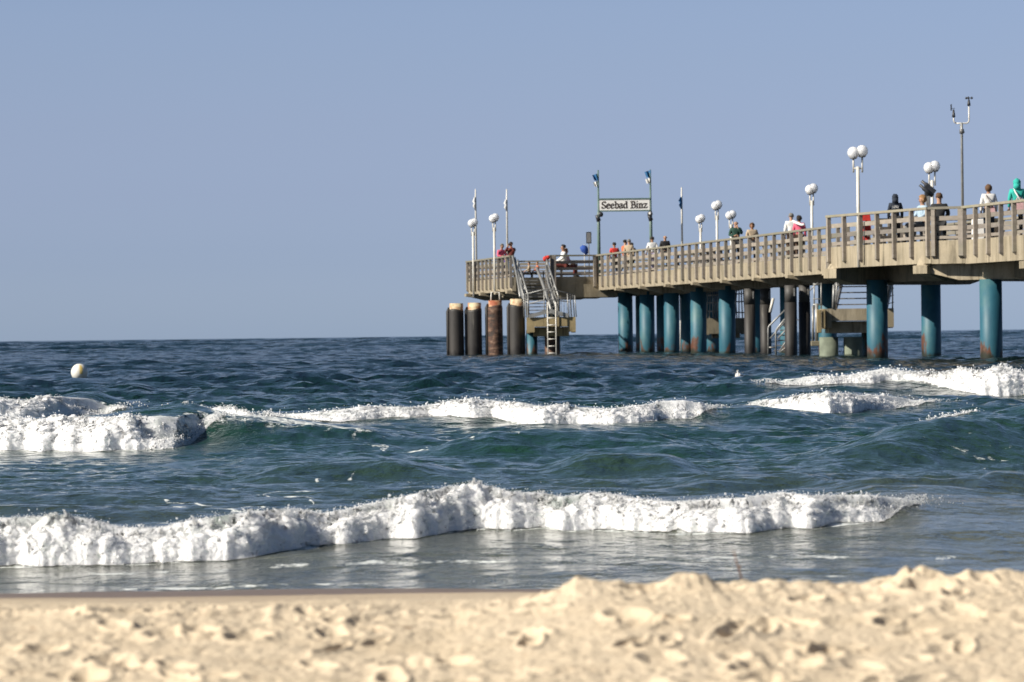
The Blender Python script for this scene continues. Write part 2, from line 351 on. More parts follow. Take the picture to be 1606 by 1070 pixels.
def sea_h(x,y):
    dist=y
    wx=x+.9*pn(x*.11,y*.11,3.)+.25*pn(x*.5,y*.5,8.); wy=y+1.6*pn(x*.09,y*.09,11.)+.35*pn(x*.45,y*.35,5.)
    cell=np.maximum(y*y*5e-5,.03)*1.5; cell=np.minimum(cell,1.2+y*.006)
    h=np.zeros_like(x)
    kb=sm(230,500,dist)*.98+.02; km=sm(26,100,dist)*.72+.20; ks=np.full_like(x,.30)+.70*sm(32,80,dist)
    gust=.75+.5*pn(x*.05,y*.03,20.)
    for cs,k in ((C_BIG,kb),(C_MID,km),(C_SML,ks)):
        g=np.zeros_like(x)
        for lam,dx,dy,ph,A in cs:
            q=6.283/lam*(wx*dx+wy*dy)+ph; att=np.clip(lam/cell-.6,0,1)
            g+=att*A*(np.exp(1.1*np.sin(q))-1.27)*.85
        h+=g*k*(gust if k is not kb else 1)
    # short steep chop
    c1=1-2*np.abs(pn(wx*.62,wy*.55,31.)); c2=1-2*np.abs(pn(wx*1.5+4,wy*1.15,37.)); c3=1-2*np.abs(pn(wx*3.6,wy*2.6,41.))
    c0=1-2*np.abs(pn(wx*.13,wy*.11,51.)); h+=sm(200,450,dist)*.16*c0+sm(110,200,dist)*.10
    h+=sm(40,110,dist)*(.085*c1)+sm(25,70,dist)*.045*c2*np.clip(1.6-cell*.7,0,1)+.016*c3*np.clip(1.5-cell*1.5,0,1)*sm(20,45,dist)+.004*c3
    return h
def swell_h(x,y):
    h=np.zeros_like(x)
    px=803+x/np.maximum(y,1)*F
    for sw in SWELLS:
        pts,A,wf,wb,(a0,a1,a2,a3)=sw[:5]
        p=np.array(pts,float); D=(EYE-A)*F/(p[:,1]-hor(p[:,0])); D0=np.median(D); D=(sw[5] if len(sw)>5 else D0)+(.12 if len(sw)>5 else .35)*(D-D0)
        A=np.interp(px,p[:,0],EYE-(p[:,1]-hor(p[:,0]))/F*D); d=np.interp(px,p[:,0],D); t=y-d
        e=np.where(t<0,np.exp(-(t/wf)**2),np.exp(-(t/wb)**2))
        h+=A*e*sm(a0,a1,px)*(1-sm(a2,a3,px))
    return h
DAMP=[None]
def ridge_h(x,y):
    h=np.zeros_like(x); calm=np.zeros_like(x)
    for W in WAVES:
        if W['ridge']<=0: continue
        X=W['X']; d=np.interp(x,X,W['D'])+W['T']*.62; fz=np.interp(x,X,W['fz']); A=(np.interp(x,X,W['H'])-fz)*W['ridge']
        A=A*sm(X[0]-2.0*W['wf'],X[0]+.2,x)*(1-sm(X[-1]-.2,X[-1]+3.2*W['wf'],x))
        t=y-d; wfr=.27*W['T']*(1+4.5*np.maximum(sm(X[-1]-.35,X[-1]+.15,x),sm(X[0]+.35,X[0]-.15,x)))
        t=y-d; e=np.where(t<0,np.exp(-(t/wfr)**2),np.exp(-(t/W['wb'])**2))
        lv=fz*np.where(t<0,np.exp(-(t/(2.2+W['T']))**2),np.exp(-(t/(W['wb']+7))**2))*sm(X[0]-3,X[0],x)*(1-sm(X[-1],X[-1]+3,x))
        h=np.where(A*e+lv>h,A*e+lv,h)
        calm=np.maximum(calm,np.where(t<0,np.exp(-(t/(3+5*W['T']))**2),np.exp(-(t/2.5)**2))*sm(X[0]-1,X[0],x)*(1-sm(X[-1],X[-1]+1,x)))
    DAMP[0]=calm
    return h
def H(x,y):
    x=np.asarray(x,float);y=np.asarray(y,float)
    r=ridge_h(x,y); s=swell_h(x,y)
    return sea_h(x,y)*(1-.72*DAMP[0])+np.maximum(r,s)+.25*np.minimum(r,s)
def build_sea():
    ys=[18.5]
    while ys[-1]<14000:
        d=ys[-1]; ys.append(d+min(max(d*d*5e-5,.03),.6) if d<300 else d*(1.003 if d<1200 else 1.006 if d<5500 else 1.03))
    ys=np.array(ys)
    dense=np.linspace(-.133,.133,760); out=np.array([.14,.15,.165,.185,.22,.28,.38,.55,.8,1.2])
    tt=np.concatenate([-out[::-1],dense,out])
    Y,T=np.meshgrid(ys,tt,indexing='ij'); X=Y*T
    Z=H(X.ravel(),Y.ravel()).reshape(X.shape)
    Z*=np.where(Y>2500,np.clip(1-(Y-2500)/3000,0,1),1)
    # foam patches left on the surface
    px=803+T*F
    n1=fbm(X.ravel()*1.3,Y.ravel()*.55,2.,4).reshape(X.shape)
    foam=np.zeros_like(X)
    for W in WAVES:
        x=X; d=np.interp(x,W['X'],W['D']); ins=sm(W['X'][0],W['X'][0]+.3,x)*(1-sm(W['X'][-1]-.3,W['X'][-1]+.2,x))
        t=Y-d; hh=np.interp(x,W['X'],W['H'])
        foam=np.maximum(foam,ins*np.where(t<0,np.exp(-(t/(.12*W['T']))**2)*.7,np.exp(-((t-.3)/(W['T']*1.3))**2)*.62)*(hh>.05))
    # lace on the dark green wave face
    b=sm(290,340,px)*(1-sm(560,660,px))*np.exp(-((Y-(EYE-.12)*F/(682-hor(px)))/2.2)**2); foam=np.maximum(foam,b*.62)
    # whitecaps far out
    cap=sm(.60,.95,pn(X.ravel()*.35,Y.ravel()*.13,40.).reshape(X.shape))*sm(90,150,Y)
    foam=np.maximum(foam,cap*.58)
    lace=np.clip(1-6*np.abs(pn(X.ravel()*1.1+n1.ravel()*.6,Y.ravel()*.42,80.)).reshape(X.shape),0,1)*sm(.0,.45,pn(X.ravel()*.33,Y.ravel()*.11,90.).reshape(X.shape))
    foam=np.maximum(foam,.60*lace*sm(29,31,Y)*sm(78,60,Y))
    foam=np.maximum(foam,(.60+.22*n1)*sm(215,120,px)*sm(52.5,54,Y)*sm(74,70,Y))
    n2=fbm(X.ravel()*.9,Y.ravel()*.25,60.,3).reshape(X.shape)
    foam=np.maximum(foam,(.50+.12*n2)*np.exp(-((Y-24.3-.25*n2)/.35)**2)); foam=np.maximum(foam,(.47+.15*n1)*np.exp(-((Y-22.9-.3*n2)/.16)**2))
    V=np.stack([X,Y,Z],-1).reshape(-1,3)
    o=np_mesh('sea_water',V,[grid_faces(len(ys),len(tt))],M['sea'],attrs={'foam':foam.ravel()})
    tag(o,'choppy dark blue green sea rolling in waves towards the beach','sea',kind='structure')
def sea_mat():
    m,n,b,out=newmat('sea_water')
    g=n.nodes.new('ShaderNodeNewGeometry'); sp=n.nodes.new('ShaderNodeSeparateXYZ'); n.links.new(g.outputs['Position'],sp.inputs[0])
    c=ramp(n,[(0,(.13,.13,.10)),(.055,(.10,.108,.082)),(.13,(.038,.056,.042)),(.26,(.013,.044,.029)),(.6,(.006,.025,.020)),(1,(.003,.014,.016))],
           math_(n,'DIVIDE',math_(n,'SUBTRACT',sp.outputs[1],20*K),100*K,True)).outputs[0]
    n.links.new(c,b.inputs['Base Color'])
    b.inputs['IOR'].default_value=1.333; b.inputs['Roughness'].default_value=.10; b.inputs['Specular IOR Level'].default_value=.5
    h0=noise(n,(1.5,.85,1),3,.5); bp0=N(n,'ShaderNodeBump',i_Strength=.8,i_Distance=.42); n.links.new(h0,bp0.inputs['Height'])
    h1=noise(n,(5,3.2,3),4,.55); h2=noise(n,(22,13,13),3,.5)
    bp=N(n,'ShaderNodeBump',i_Strength=.9,i_Distance=.16); n.links.new(h1,bp.inputs['Height']); n.links.new(bp0.outputs[0],bp.inputs['Normal'])
    bp2=N(n,'ShaderNodeBump',i_Strength=.6,i_Distance=.02); n.links.new(h2,bp2.inputs['Height']); n.links.new(bp.outputs[0],bp2.inputs['Normal'])
    n.links.new(bp2.outputs[0],b.inputs['Normal'])
    rough_=ramp(n,[(0,(.34,.34,.34)),(.25,(.42,.42,.42)),(.75,(1,1,1))],math_(n,'DIVIDE',math_(n,'SUBTRACT',sp.outputs[1],22*K),110*K,True)).outputs[0]
    for q,v in ((bp0,1.0),(bp,1.0)): n.links.new(math_(n,'MULTIPLY',rough_,v),q.inputs['Strength'])
    at=n.nodes.new('ShaderNodeAttribute'); at.attribute_name='foam'
    fn=noise(n,(7,4,6),6,.72)
    f=math_(n,'SUBTRACT',math_(n,'ADD',math_(n,'MULTIPLY',at.outputs['Fac'],1.0),fn),1.0)
    f=math_(n,'MULTIPLY',f,9,True)
    fb=N(n,'ShaderNodeBsdfPrincipled'); fb.inputs['Base Color'].default_value=(.72,.75,.73,1); fb.inputs['Roughness'].default_value=.8
    n.links.new(bp2.outputs[0],fb.inputs['Normal'])
    mx=N(n,'ShaderNodeMixShader'); n.links.new(f,mx.inputs[0]); n.links.new(b.outputs[0],mx.inputs[1]); n.links.new(fb.outputs[0],mx.inputs[2]); n.links.new(mx.outputs[0],out.inputs[0])
    return m
M['sea']=sea_mat()
def foam_mat():
    m,n,b,out=newmat('white_water')
    a=noise(n,(5,5,7),5,.6); 
    c=ramp(n,[(.25,(.80,.83,.80)),(.45,(.96,.96,.95)),(.8,(.97,.97,.96))],a).outputs[0]
    c=mixc(n,1,c,ramp(n,[(.28,(.82,.85,.83)),(.50,(1,1,1))],noise(n,(26,26,32),4,.65)).outputs[0],'MULTIPLY'); n.links.new(c,b.inputs['Base Color']); b.inputs['Roughness'].default_value=.55
    b.inputs['Subsurface Weight'].default_value=1; b.inputs['Subsurface Radius'].default_value=(1,1,1); b.inputs['Subsurface Scale'].default_value=.09
    f2=noise(n,(45,45,45),4,.6); bp=N(n,'ShaderNodeBump',i_Strength=.55,i_Distance=.012); n.links.new(f2,bp.inputs['Height']); n.links.new(bp.outputs[0],b.inputs['Normal'])
    # thin, glassy water where the froth is sparse
    wb=N(n,'ShaderNodeBsdfPrincipled'); wb.inputs['Base Color'].default_value=(.16,.20,.18,1); wb.inputs['Roughness'].default_value=.12; wb.inputs['IOR'].default_value=1.333
    n.links.new(bp.outputs[0],wb.inputs['Normal'])
    at=n.nodes.new('ShaderNodeAttribute'); at.attribute_name='thin'
    nn=noise(n,(4,4,6),4,.55)
    f=math_(n,'MULTIPLY',math_(n,'SUBTRACT',math_(n,'ADD',at.outputs['Fac'],nn),.82),2.2,True)
    tr=N(n,'ShaderNodeBsdfTranslucent'); tr.inputs[0].default_value=(.8,.84,.82,1)
    m1=N(n,'ShaderNodeMixShader'); m1.inputs[0].default_value=.04; n.links.new(b.outputs[0],m1.inputs[1]); n.links.new(tr.outputs[0],m1.inputs[2])
    mx=N(n,'ShaderNodeMixShader'); n.links.new(f,mx.inputs[0]); n.links.new(m1.outputs[0],mx.inputs[1]); n.links.new(wb.outputs[0],mx.inputs[2]); n.links.new(mx.outputs[0],out.inputs[0])
    return m
M['foam']=foam_mat()
OCT_V=np.array([(1,0,0),(-1,0,0),(0,1,0),(0,-1,0),(0,0,1),(0,0,-1)],float)
OCT_F=np.array([(0,2,4),(2,1,4),(1,3,4),(3,0,4),(2,0,5),(1,2,5),(3,1,5),(0,3,5)])
def blobs(C,S,rng):
    n=len(C); st=rng.uniform(.6,1.5,size=(n,1,3))
    A=rng.uniform(0,6.283,n); ca,sa=np.cos(A),np.sin(A)
    v=OCT_V[None]*st; v=np.stack([v[...,0]*ca[:,None]-v[...,2]*sa[:,None],v[...,1],v[...,0]*sa[:,None]+v[...,2]*ca[:,None]],-1)
    v=v*S[:,None,None]+C[:,None,:]
    f=OCT_F[None]+(np.arange(n)*6)[:,None,None]
    return v.reshape(-1,3),f.reshape(-1,3)
def build_foam(W,seed):
    rng=np.random.RandomState(seed); X,D,Hh,T=W['X'],W['D'],W['H'],W['T']
    L=np.concatenate([[0],np.cumsum(np.hypot(np.diff(X),np.diff(D)*.3))])
    res=D.mean()/F*1.25     # about one picture pixel
    nu=int(min(max(L[-1]/res/1.1,60),1500)); nv=150 if W['name'] in('near','left','left_back') else 80
    u=np.linspace(0,L[-1],nu); x=np.interp(u,L,X); d=np.interp(u,L,D); hh=np.interp(u,L,Hh)
    v=np.linspace(0,1,nv)
    U,Vv=np.meshgrid(u,v,indexing='ij'); x=x[:,None]+0*Vv; d=d[:,None]+0*Vv; hh=hh[:,None]+0*Vv
    fz=np.interp(u,L,W['fz'])[:,None]
    edge=np.minimum(u,L[-1]-u)[:,None]; tap=sm(0,1.15*T,edge*(1+.5*fbm(U*2/T,0*U,seed+2.,3)))
    hm=(hh-fz)*.88
    # irregular toe of the wave
    toe=(.32*T*fbm(U*1.1/T,0*U+3.,seed,4)+.08*T*fbm(U*7/T,0*U,seed+1.,3))*tap
    ph=Vv**1.5*math.pi
    yy=d+toe*(1-Vv)+T*(.5*(1-np.cos(ph))*.5+.5*ph/math.pi)*(.35+.65*tap)
    zz=fz-.04+hm*np.sin(np.minimum(ph,2.6))**.62*(.10+.90*tap)
    zz=np.where(ph>1.9,zz-(ph-1.9)*.25*hm,zz)
    s=1/(.28*T+.08)
    hs=np.minimum(hm,T*.7)
    b1=fbm(x*s,yy*s,zz*s+seed,2,billow=True); b2=fbm(x*s*3.7,yy*s*3.7,zz*s*3.7+seed,3,billow=True,gain=.6)
    b3=fbm(x*s*15,yy*s*15,zz*s*15+seed,3,billow=True,gain=.65)
    prof=np.sin(np.clip(ph,0,math.pi))**.5*tap
    disp=(b1*.115+b2*.045+b3*.032)*hs*prof*W['an']
    yy=yy-disp*np.cos(ph*.6)*1.1; zz=zz+disp*np.sin(np.clip(ph*.8,0,math.pi))*.9
    # ragged crest
    crest=np.exp(-((Vv-.62)/.13)**2)
    rag=fbm(U*s*.9,Vv*2,seed+9.,6,gain=.6)
    zz+=crest*rag*.30*hs*tap
    x=x+.05*T*b2*prof
    hw=H(x.ravel(),yy.ravel()).reshape(x.shape); over=.004+(.05*hs+.25*np.maximum(disp,0))*tap*np.sin(np.clip(ph,0,math.pi))
    zz=np.maximum(zz,hw+over)
    thin=.34*crest*(.35+sm(-.2,.5,fbm(U*s*.5,0*U,seed+50.,3)))+.12*sm(.68,.88,Vv)+.14*sm(.35,-.3,fbm(U*s*.35,Vv*1.5,seed+30.,3))+.28*(1-tap)+.15*np.exp(-(Vv/.012)**2)
    V1=np.stack([x,yy,zz],-1)
    verts=[V1.reshape(-1,3)]; quads=grid_faces(nu,nv); th=[thin.ravel()]
    # froth grains on the surface + flying drops
    n=int(W['nd']*.35); iu=rng.randint(0,nu,n); iv=np.clip((rng.beta(1.6,1.6,n)*.85*nv).astype(int),0,nv-1)
    Cc=V1[iu,iv]; ds=W['ds']; S=ds*np.exp(rng.normal(size=n)*.5)*.36
    off=rng.exponential(1,n)*ds*.8; top=iv>nv*.42
    Cc=Cc+np.stack([rng.normal(size=n)*ds,-off*(.9),off*np.where(top,1.3,.2)],-1)
    # clumpy spray above the crest
    n2=int(n*.45); u2=rng.uniform(0,1,n2*6); cl=fbm(u2*L[-1]*s*1.2,0*u2,seed+4.,3)
    u2=u2[np.argsort(-cl+rng.normal(size=len(cl))*.35)[:n2]]; iu=(u2*(nu-1)).astype(int); iv=rng.randint(int(nv*.50),int(nv*.74),n2)
    C2=V1[iu,iv]+np.stack([rng.normal(size=n2)*.03*T,-rng.normal(size=n2)*.06*T,rng.exponential(1,n2)*hs.mean()*.018],-1)
    S2=ds*(.10+.38*rng.uniform(0,1,n2)**2.5)
    # ends fray into droplets
    n3=n//25; side=rng.uniform(size=n3)<.5; e=np.where(side,rng.randint(0,max(nu//30,2),n3),nu-1-rng.randint(0,max(nu//30,2),n3))
    C3=V1[e,rng.randint(0,int(nv*.6),n3)]+np.stack([np.where(side,-1,1)*rng.exponential(1,n3)*.10*T,rng.normal(size=n3)*.05*T,rng.uniform(0,1,n3)*.25*hs.mean()],-1)
    S3=ds*rng.uniform(.3,.9,n3)
    Cs=[Cc,C2,C3]; Ss=[S,S2,S3]
    # jets thrown up
    px_lo,px_hi=W['px'][0],W['px'][-1]; npl=int((px_hi-px_lo)*(.16 if D.mean()<35 else .12)); mh=3.4 if D.mean()<35 else 1.3
    rj=[(rng.uniform(px_lo,px_hi),min(mh*.5+rng.exponential(mh),mh*4.2),rng.uniform(2,7)) for _ in range(npl)]
    for (jx,hp,wp) in list(W['jets'])+rj:
        i=int(np.argmin(np.abs(803+V1[:,nv//2,0]/V1[:,nv//2,1]*F-jx))); base=V1[i,int(nv*.60)]; sc=D.mean()/F
        m_=int(16*hp+10); t=rng.uniform(0,1,m_)**.8
        j=np.stack([base[0]+(rng.normal(size=m_)*(.5-.25*t)*wp*.6+hp*rng.normal()*.45*t**1.5)*sc, base[1]+rng.normal(size=m_)*.02*T, base[2]+(t*hp-2.0)*sc],-1)
        Cs.append(j); Ss.append(sc*rng.uniform(.35,1.1,m_)*(1.15-.6*t))
    bv,bf=blobs(np.concatenate(Cs),np.concatenate(Ss),rng)
    verts.append(bv); th.append(np.full(len(bv),.12))
    tri=bf+nu*nv
    o=np_mesh('breaking_wave',np.concatenate(verts),[quads,tri],M['foam'],attrs={'thin':np.concatenate(th)})
    tag(o,W['label'],'breaking wave',kind='stuff')
    return o
# ---------------------------------------------------------------- sand
CREST=np.array([(-300,938),(0,940),(60,938),(100,938),(140,929),(165,936),(200,938),(300,933),(360,930),(430,924),(470,932),(560,931),(640,928),(700,929),(760,932),(800,929),(850,919),(880,906),(900,893),(925,894),(960,899),(1020,906),(1045,897),(1065,892),(1090,890),(1106,897),(1120,906),(1150,903),(1180,895),(1230,898),(1300,899),(1350,902),(1400,893),(1440,886),(1465,890),(1490,896),(1510,889),(1540,884),(1580,886),(1606,888),(1900,884)],float)
DC=12.8; DW=22.6
frs=np.random.RandomState(21)
PRINTS=[]
for i in range(260):
    yy=frs.uniform(9.6,13.4); xx=frs.uniform(-1.75,1.75); PRINTS.append((xx,yy,frs.uniform(.02,.06),frs.uniform(.04,.13),frs.uniform(.004,.015),frs.uniform(-.9,.9)))
for px_,py_,a_,b_,dd_ in ((1460,905,.07,.10,.045),(1450,925,.06,.09,.04),(385,975,.05,.1,.03),(1230,1050,.06,.12,.035),(60,1000,.05,.12,.03),(1155,1000,.04,.12,.03),(165,1025,.05,.1,.03),(640,1040,.06,.12,.035),(1180,1062,.05,.1,.03),(980,975,.05,.1,.03),(310,960,.04,.08,.025)):
    D_=10.9+(1070-py_)/180*1.9; PRINTS.append(((px_-803)/F*D_,D_,a_,b_,dd_*.6,frs.uniform(-.5,.5)))
def sand_h(x,y):
    px=803+x/np.maximum(y,3)*F; pxc=803+x/DC*F
    cy=np.interp(pxc,CREST[:,0],CREST[:,1]); cs=np.interp(pxc,[-200,700,950,1606],[936,932,903,895]); zj=(cs-cy)/F*DC*np.exp(-((y-DC)/.30)**2); cz=np.interp(pxc,[-200,700,950,1606],[942,940,899,890]); zc=EYE-(cz-hor(pxc))/F*DC
    zb=.42
    t=sm(10.3,DC,y); z=np.where(y<DC,zb+(zc-.03-zb)*t,0)
    far=zc-.03; k=np.clip((y-DC)/(DW-DC),0,None); bell=(.50-.0)*(1-k)+(far-.50)*np.exp(-((y-DC)/.9)**2)
    z=np.where(y>=DC,bell,z)
    z=z+zj-.012*sm(10,4,y)
    q=1-sm(14.2,17,y)
    det=.80*(.020*fbm(x*1.6,y*1.3,1.,3)+.012*fbm(x*6,y*4.5,2.,3)+.0075*fbm(x*19,y*13,3.,3,billow=True)+.003*fbm(x*60,y*42,4.,2))
    rough=.6+.5*sm(.0,.6,fbm(x*.9,y*.9,9.,2))
    z=z+det*rough*(.12+.88*q)+(.014*fbm(x*5,0*x,70.,5)+.006*fbm(x*22,y*3,71.,3))*np.exp(-((y-DC)/.5)**2)
    z=z+.030*fbm(x*.33,y*.30,33.,3)*sm(13.5,16,y)*sm(40,26,y)
    for (a,b,rx,ry,dp,sk) in PRINTS:
        mk=(np.abs(x-a)<.35)&(np.abs(y-b)<.5)
        if not mk.any(): continue
        dx=(x[mk]-a)-sk*(y[mk]-b)*.4; dy=y[mk]-b; r=np.sqrt((dx/rx)**2+(dy/ry)**2)
        z[mk]+= -dp*.95*np.exp(-r**4*.9)+dp*.55*np.exp(-((r-1.35)/.33)**2)
    return z
def build_sand():
    ys=np.concatenate([np.linspace(1.5,9.6,60)[:-1],np.linspace(9.6,14.4,640)[:-1],np.linspace(14.4,26,110)[:-1],np.linspace(26,40,12)])
    xs=np.concatenate([-np.geomspace(60,2.05,40),np.linspace(-2,2,1000),np.geomspace(2.05,60,40)])
    Y,X=np.meshgrid(ys,xs,indexing='ij'); x=X.ravel().copy(); y=Y.ravel().copy()
    z=sand_h(x,y)
    o=np_mesh('beach_sand',np.stack([x,y,z],-1),[grid_faces(len(ys),len(xs))],M['sand'])
    tag(o,'pale trampled beach sand in the foreground sloping to the water','beach',kind='structure')
def sand_mat():
    m,n,b,_=newmat('beach_sand')
    c=ramp(n,[(.3,(.66,.54,.38)),(.55,(.69,.575,.42)),(.75,(.60,.48,.33))],noise(n,(2.5,2.5,2.5),5,.6)).outputs[0]
    gr=noise(n,(420,420,420),2,.6); c=mixc(n,.5,c,ramp(n,[(.3,(.62,.58,.52)),(.6,(1,1,1))],gr).outputs[0],'MULTIPLY')
    bits=ramp(n,[(.67,(0,0,0)),(.73,(.8,.8,.8))],noise(n,(28,28,28),3,.5)).outputs[0]; c=mixc(n,bits,c,(.34,.22,.13))
    g=n.nodes.new('ShaderNodeNewGeometry'); sp=n.nodes.new('ShaderNodeSeparateXYZ'); n.links.new(g.outputs['Position'],sp.inputs[0])
    wet=ramp(n,[(0,(1,1,1)),(.55,(1,1,1)),(1,(0,0,0))],math_(n,'DIVIDE',math_(n,'SUBTRACT',sp.outputs[2],0.0),.30,True)).outputs[0]
    c=mixc(n,wet,c,(.23,.165,.115)); n.links.new(c,b.inputs['Base Color'])
    n.links.new(ramp(n,[(0,(.95,.95,.95)),(1,(.35,.35,.35))],wet).outputs[0],b.inputs['Roughness']); b.inputs['Specular IOR Level'].default_value=.25
    bump(n,b,noise(n,(90,90,90),5,.65),.5,.008); return m
M['sand']=sand_mat()
M['yellow']=simple('faded_yellow',(.62,.45,.10),(.72,.55,.22),(8,8,8),.6)
M['buoy']=simple('buoy_plastic',(.80,.78,.72),(.70,.66,.56),(5,5,5),.4)
M['twig']=simple('twig_bark',(.20,.11,.07),(.14,.08,.05),(40,40,40),.8)
M['pale_pile']=simple('pale_green_pile',(.20,.23,.17),(.13,.15,.11),(3,3,3),.8)
# ---------------------------------------------------------------- build the setting
build_sea()
build_sand()
for i,W in enumerate(WAVES):
    if W['foam']: build_foam(W,10+i*7)
# ---------------------------------------------------------------- pier
ZD=4.48
WALK_L=lambda D:(4.84+(258-D)*.1365, D)          # left edge of the walkway
dv=Vector((.1353,-.9908,0)); nL=Vector((-.9908,-.1353,0)); Wd=4.4
def edge(D,off=0):                                # point on the walkway edge, off = metres to the right (inwards)
    x,y=WALK_L(D); return Vector((x,y,0))-nL*off
pier=empty('pier',(10,215,0),'long concrete pier on teal piles with weathered wooden railings running out to sea','pier')
A0=Vector((-2.56,274.8,0)); A1=Vector((.06,256.2,0)); A2=Vector((4.84,257.6,0))
HEAD=[A0,A1,A2,Vector((9.3,258.7,0)),Vector((13.4,259.2,0)),Vector((11.4,277,0))]
PL=[Vector((12.26,176.4,0)),Vector((15.2,166.0,0)),Vector((16.36,165.3,0)),Vector((17.75,157.0,0)),Vector((22.5,130,0)),Vector((28,131,0)),Vector((22.6,170,0)),Vector((19.6,184,0)),Vector((14.6,182,0))]
def deck(name,pts,z,th,m): MB().prism([(p.x,p.y) for p in pts],z-th,z).build(name,m,pier)
deck('deck',HEAD,ZD-.03,.42,M['conc_d'])
deck('deck',[edge(257.9,.05),edge(165,.05),edge(165,Wd-.05),edge(258,Wd-.05)],ZD-.02,.44,M['conc_d'])
deck('deck',[p+(Vector((19,165,0))-p).normalized()*.05 for p in PL],ZD-.01,.46,M['conc_d'])
def fascia(pts,out,z1=ZD,z0=3.70,seg=None,m=None):
    """edge beams, one panel per stretch; out = side (+1 left of travel)"""
    for a,b in zip(pts[:-1],pts[1:]):
        d=(b-a); L=d.length; d.normalize(); n_=Vector((-d.y,d.x,0))*out
        k=max(1,round(L/(seg or 8))); 
        mb=MB()
        for i in range(k):
            p=a+d*(L*i/k+.012); q=a+d*(L*(i+1)/k-.012); o=n_*(-.10)
            mb.beam(p+o+Vector((0,0,(z0+z1)/2)),q+o+Vector((0,0,(z0+z1)/2)),.22,z1-z0)
        mb.build('edge_beam',m or M['conc'],pier)
BR=[258-8*i*.9908 for i in range(0,12)]           # bracket depths along the walkway
fascia([edge(257.9),edge(178)],-1)
fascia([edge(258,Wd),edge(184,Wd)],1,m=M['conc'])
fascia([A0,A1],-1,seg=5.2); fascia([A2+Vector((0,-.004,0)),A1+(A2-A1)*.44],1,seg=4)
MB().beam(A1+Vector((.05,.5,4.1)),A1+Vector((2.2,1.1,4.1)),.25,.70).build('edge_beam',M['conc'],pier)
fascia([HEAD[3],HEAD[4],HEAD[5],A0],1,seg=6)
fascia([PL[0],PL[1]],-1,seg=5.4,z0=3.66); fascia([PL[1],PL[2]],-1,z0=3.64); fascia([PL[2],PL[3],PL[4]],-1,seg=4.2,z0=3.62)
fascia([PL[6],PL[7],PL[8],PL[0]],-1,seg=5)
def crossbeam(a,b,z0=3.36,z1=4.06,wd=.55,nose=.28):
    """beam under the deck whose ends taper up to a small nose carrying the edge beam"""
    d=(b-a); L=d.length; d.normalize(); s=Vector((-d.y,d.x,0))*wd/2; mb=MB(); vs=[]
    prof=[(-nose,z1-.32),(-nose,z0+.26),(.12,z0+.20),(.95,z0),(L-.95,z0),(L-.12,z0+.2),(L+nose,z0+.26),(L+nose,z1-.32),(L-.05,z1-.30),(L-.3,z1),(.3,z1),(.05,z1-.30)]
    n=len(prof)
    for sg in (-1,1):
        for t,z in prof: p=a+d*t+s*sg; vs.append((p.x,p.y,z))
    fs=[tuple(reversed(range(n))),tuple(range(n,2*n))]+[(i,(i+1)%n,n+(i+1)%n,n+i) for i in range(n)]
    mb.add(vs,fs); mb.build('crossbeam',M['conc'],pier)
for D in BR:
    if D>180: crossbeam(edge(D),edge(D,Wd))
for t in (.03,.37,.72,.97): 
    a=A0+(A1-A0)*t; crossbeam(a,a+Vector((7.5,1.5,0)),z0=3.32)
crossbeam(PL[0]+Vector((.05,-.5,0)),Vector((18.5,181,0)),z0=3.02,z1=3.95,wd=.7,nose=.14)
crossbeam(PL[1]+Vector((-.25,.7,0)),Vector((21.5,175.5,0)),z0=3.04,z1=3.91,wd=.6,nose=.2)
crossbeam(Vector((15.5,166.75,0)),Vector((21.3,163.6,0)),z0=3.05,z1=3.90,wd=.6,nose=.2)
crossbeam(PL[3]+Vector((-.05,-.2,0)),Vector((24,161,0)),z0=3.06,z1=3.89,wd=.6,nose=.2)
MB().beam(Vector((14.3,178.6,3.45)),Vector((20.5,158,3.45)),.6,.7).build('crossbeam',M['conc_d'],pier)
MB().beam(edge(258,2.2)+Vector((0,0,3.72)),edge(180,2.2)+Vector((0,0,3.72)),.5,.6).build('long_beam',M['conc_d'],pier)
MB().beam(Vector((-.5,262,3.7)),Vector((11,264,3.7)),.6,.6).build('long_beam',M['conc_d'],pier)
def pile(x,y,r=.41,top=3.55,m='teal',name='pile',parent=None): MB().tube([(x,y,-2),(x,y,top)],r,28).build(name,M[m],parent or pier)
for px,D in ((981,257.2),(1015,250.4),(1053.5,242.5),(1095.5,234.5),(1140.5,226.6),(1298,205.5)): pile(X_at(px,D,500),D)
for px,D in ((1008,270),(1041,262),(1078,254.3),(1118,246.4),(1186,232),(1237,221)): pile(X_at(px,D,500),D)
pile(X_at(1376,176.5,500),176.5,.405,3.2); pile(X_at(1460.5,189.3,500),189.3,.405,3.3); pile(X_at(1554.5,165.5,500),165.5,.405,3.055)
pile(X_at(1680,160,500),160,.405,3.06); pile(2.4,266,.4,3.5)
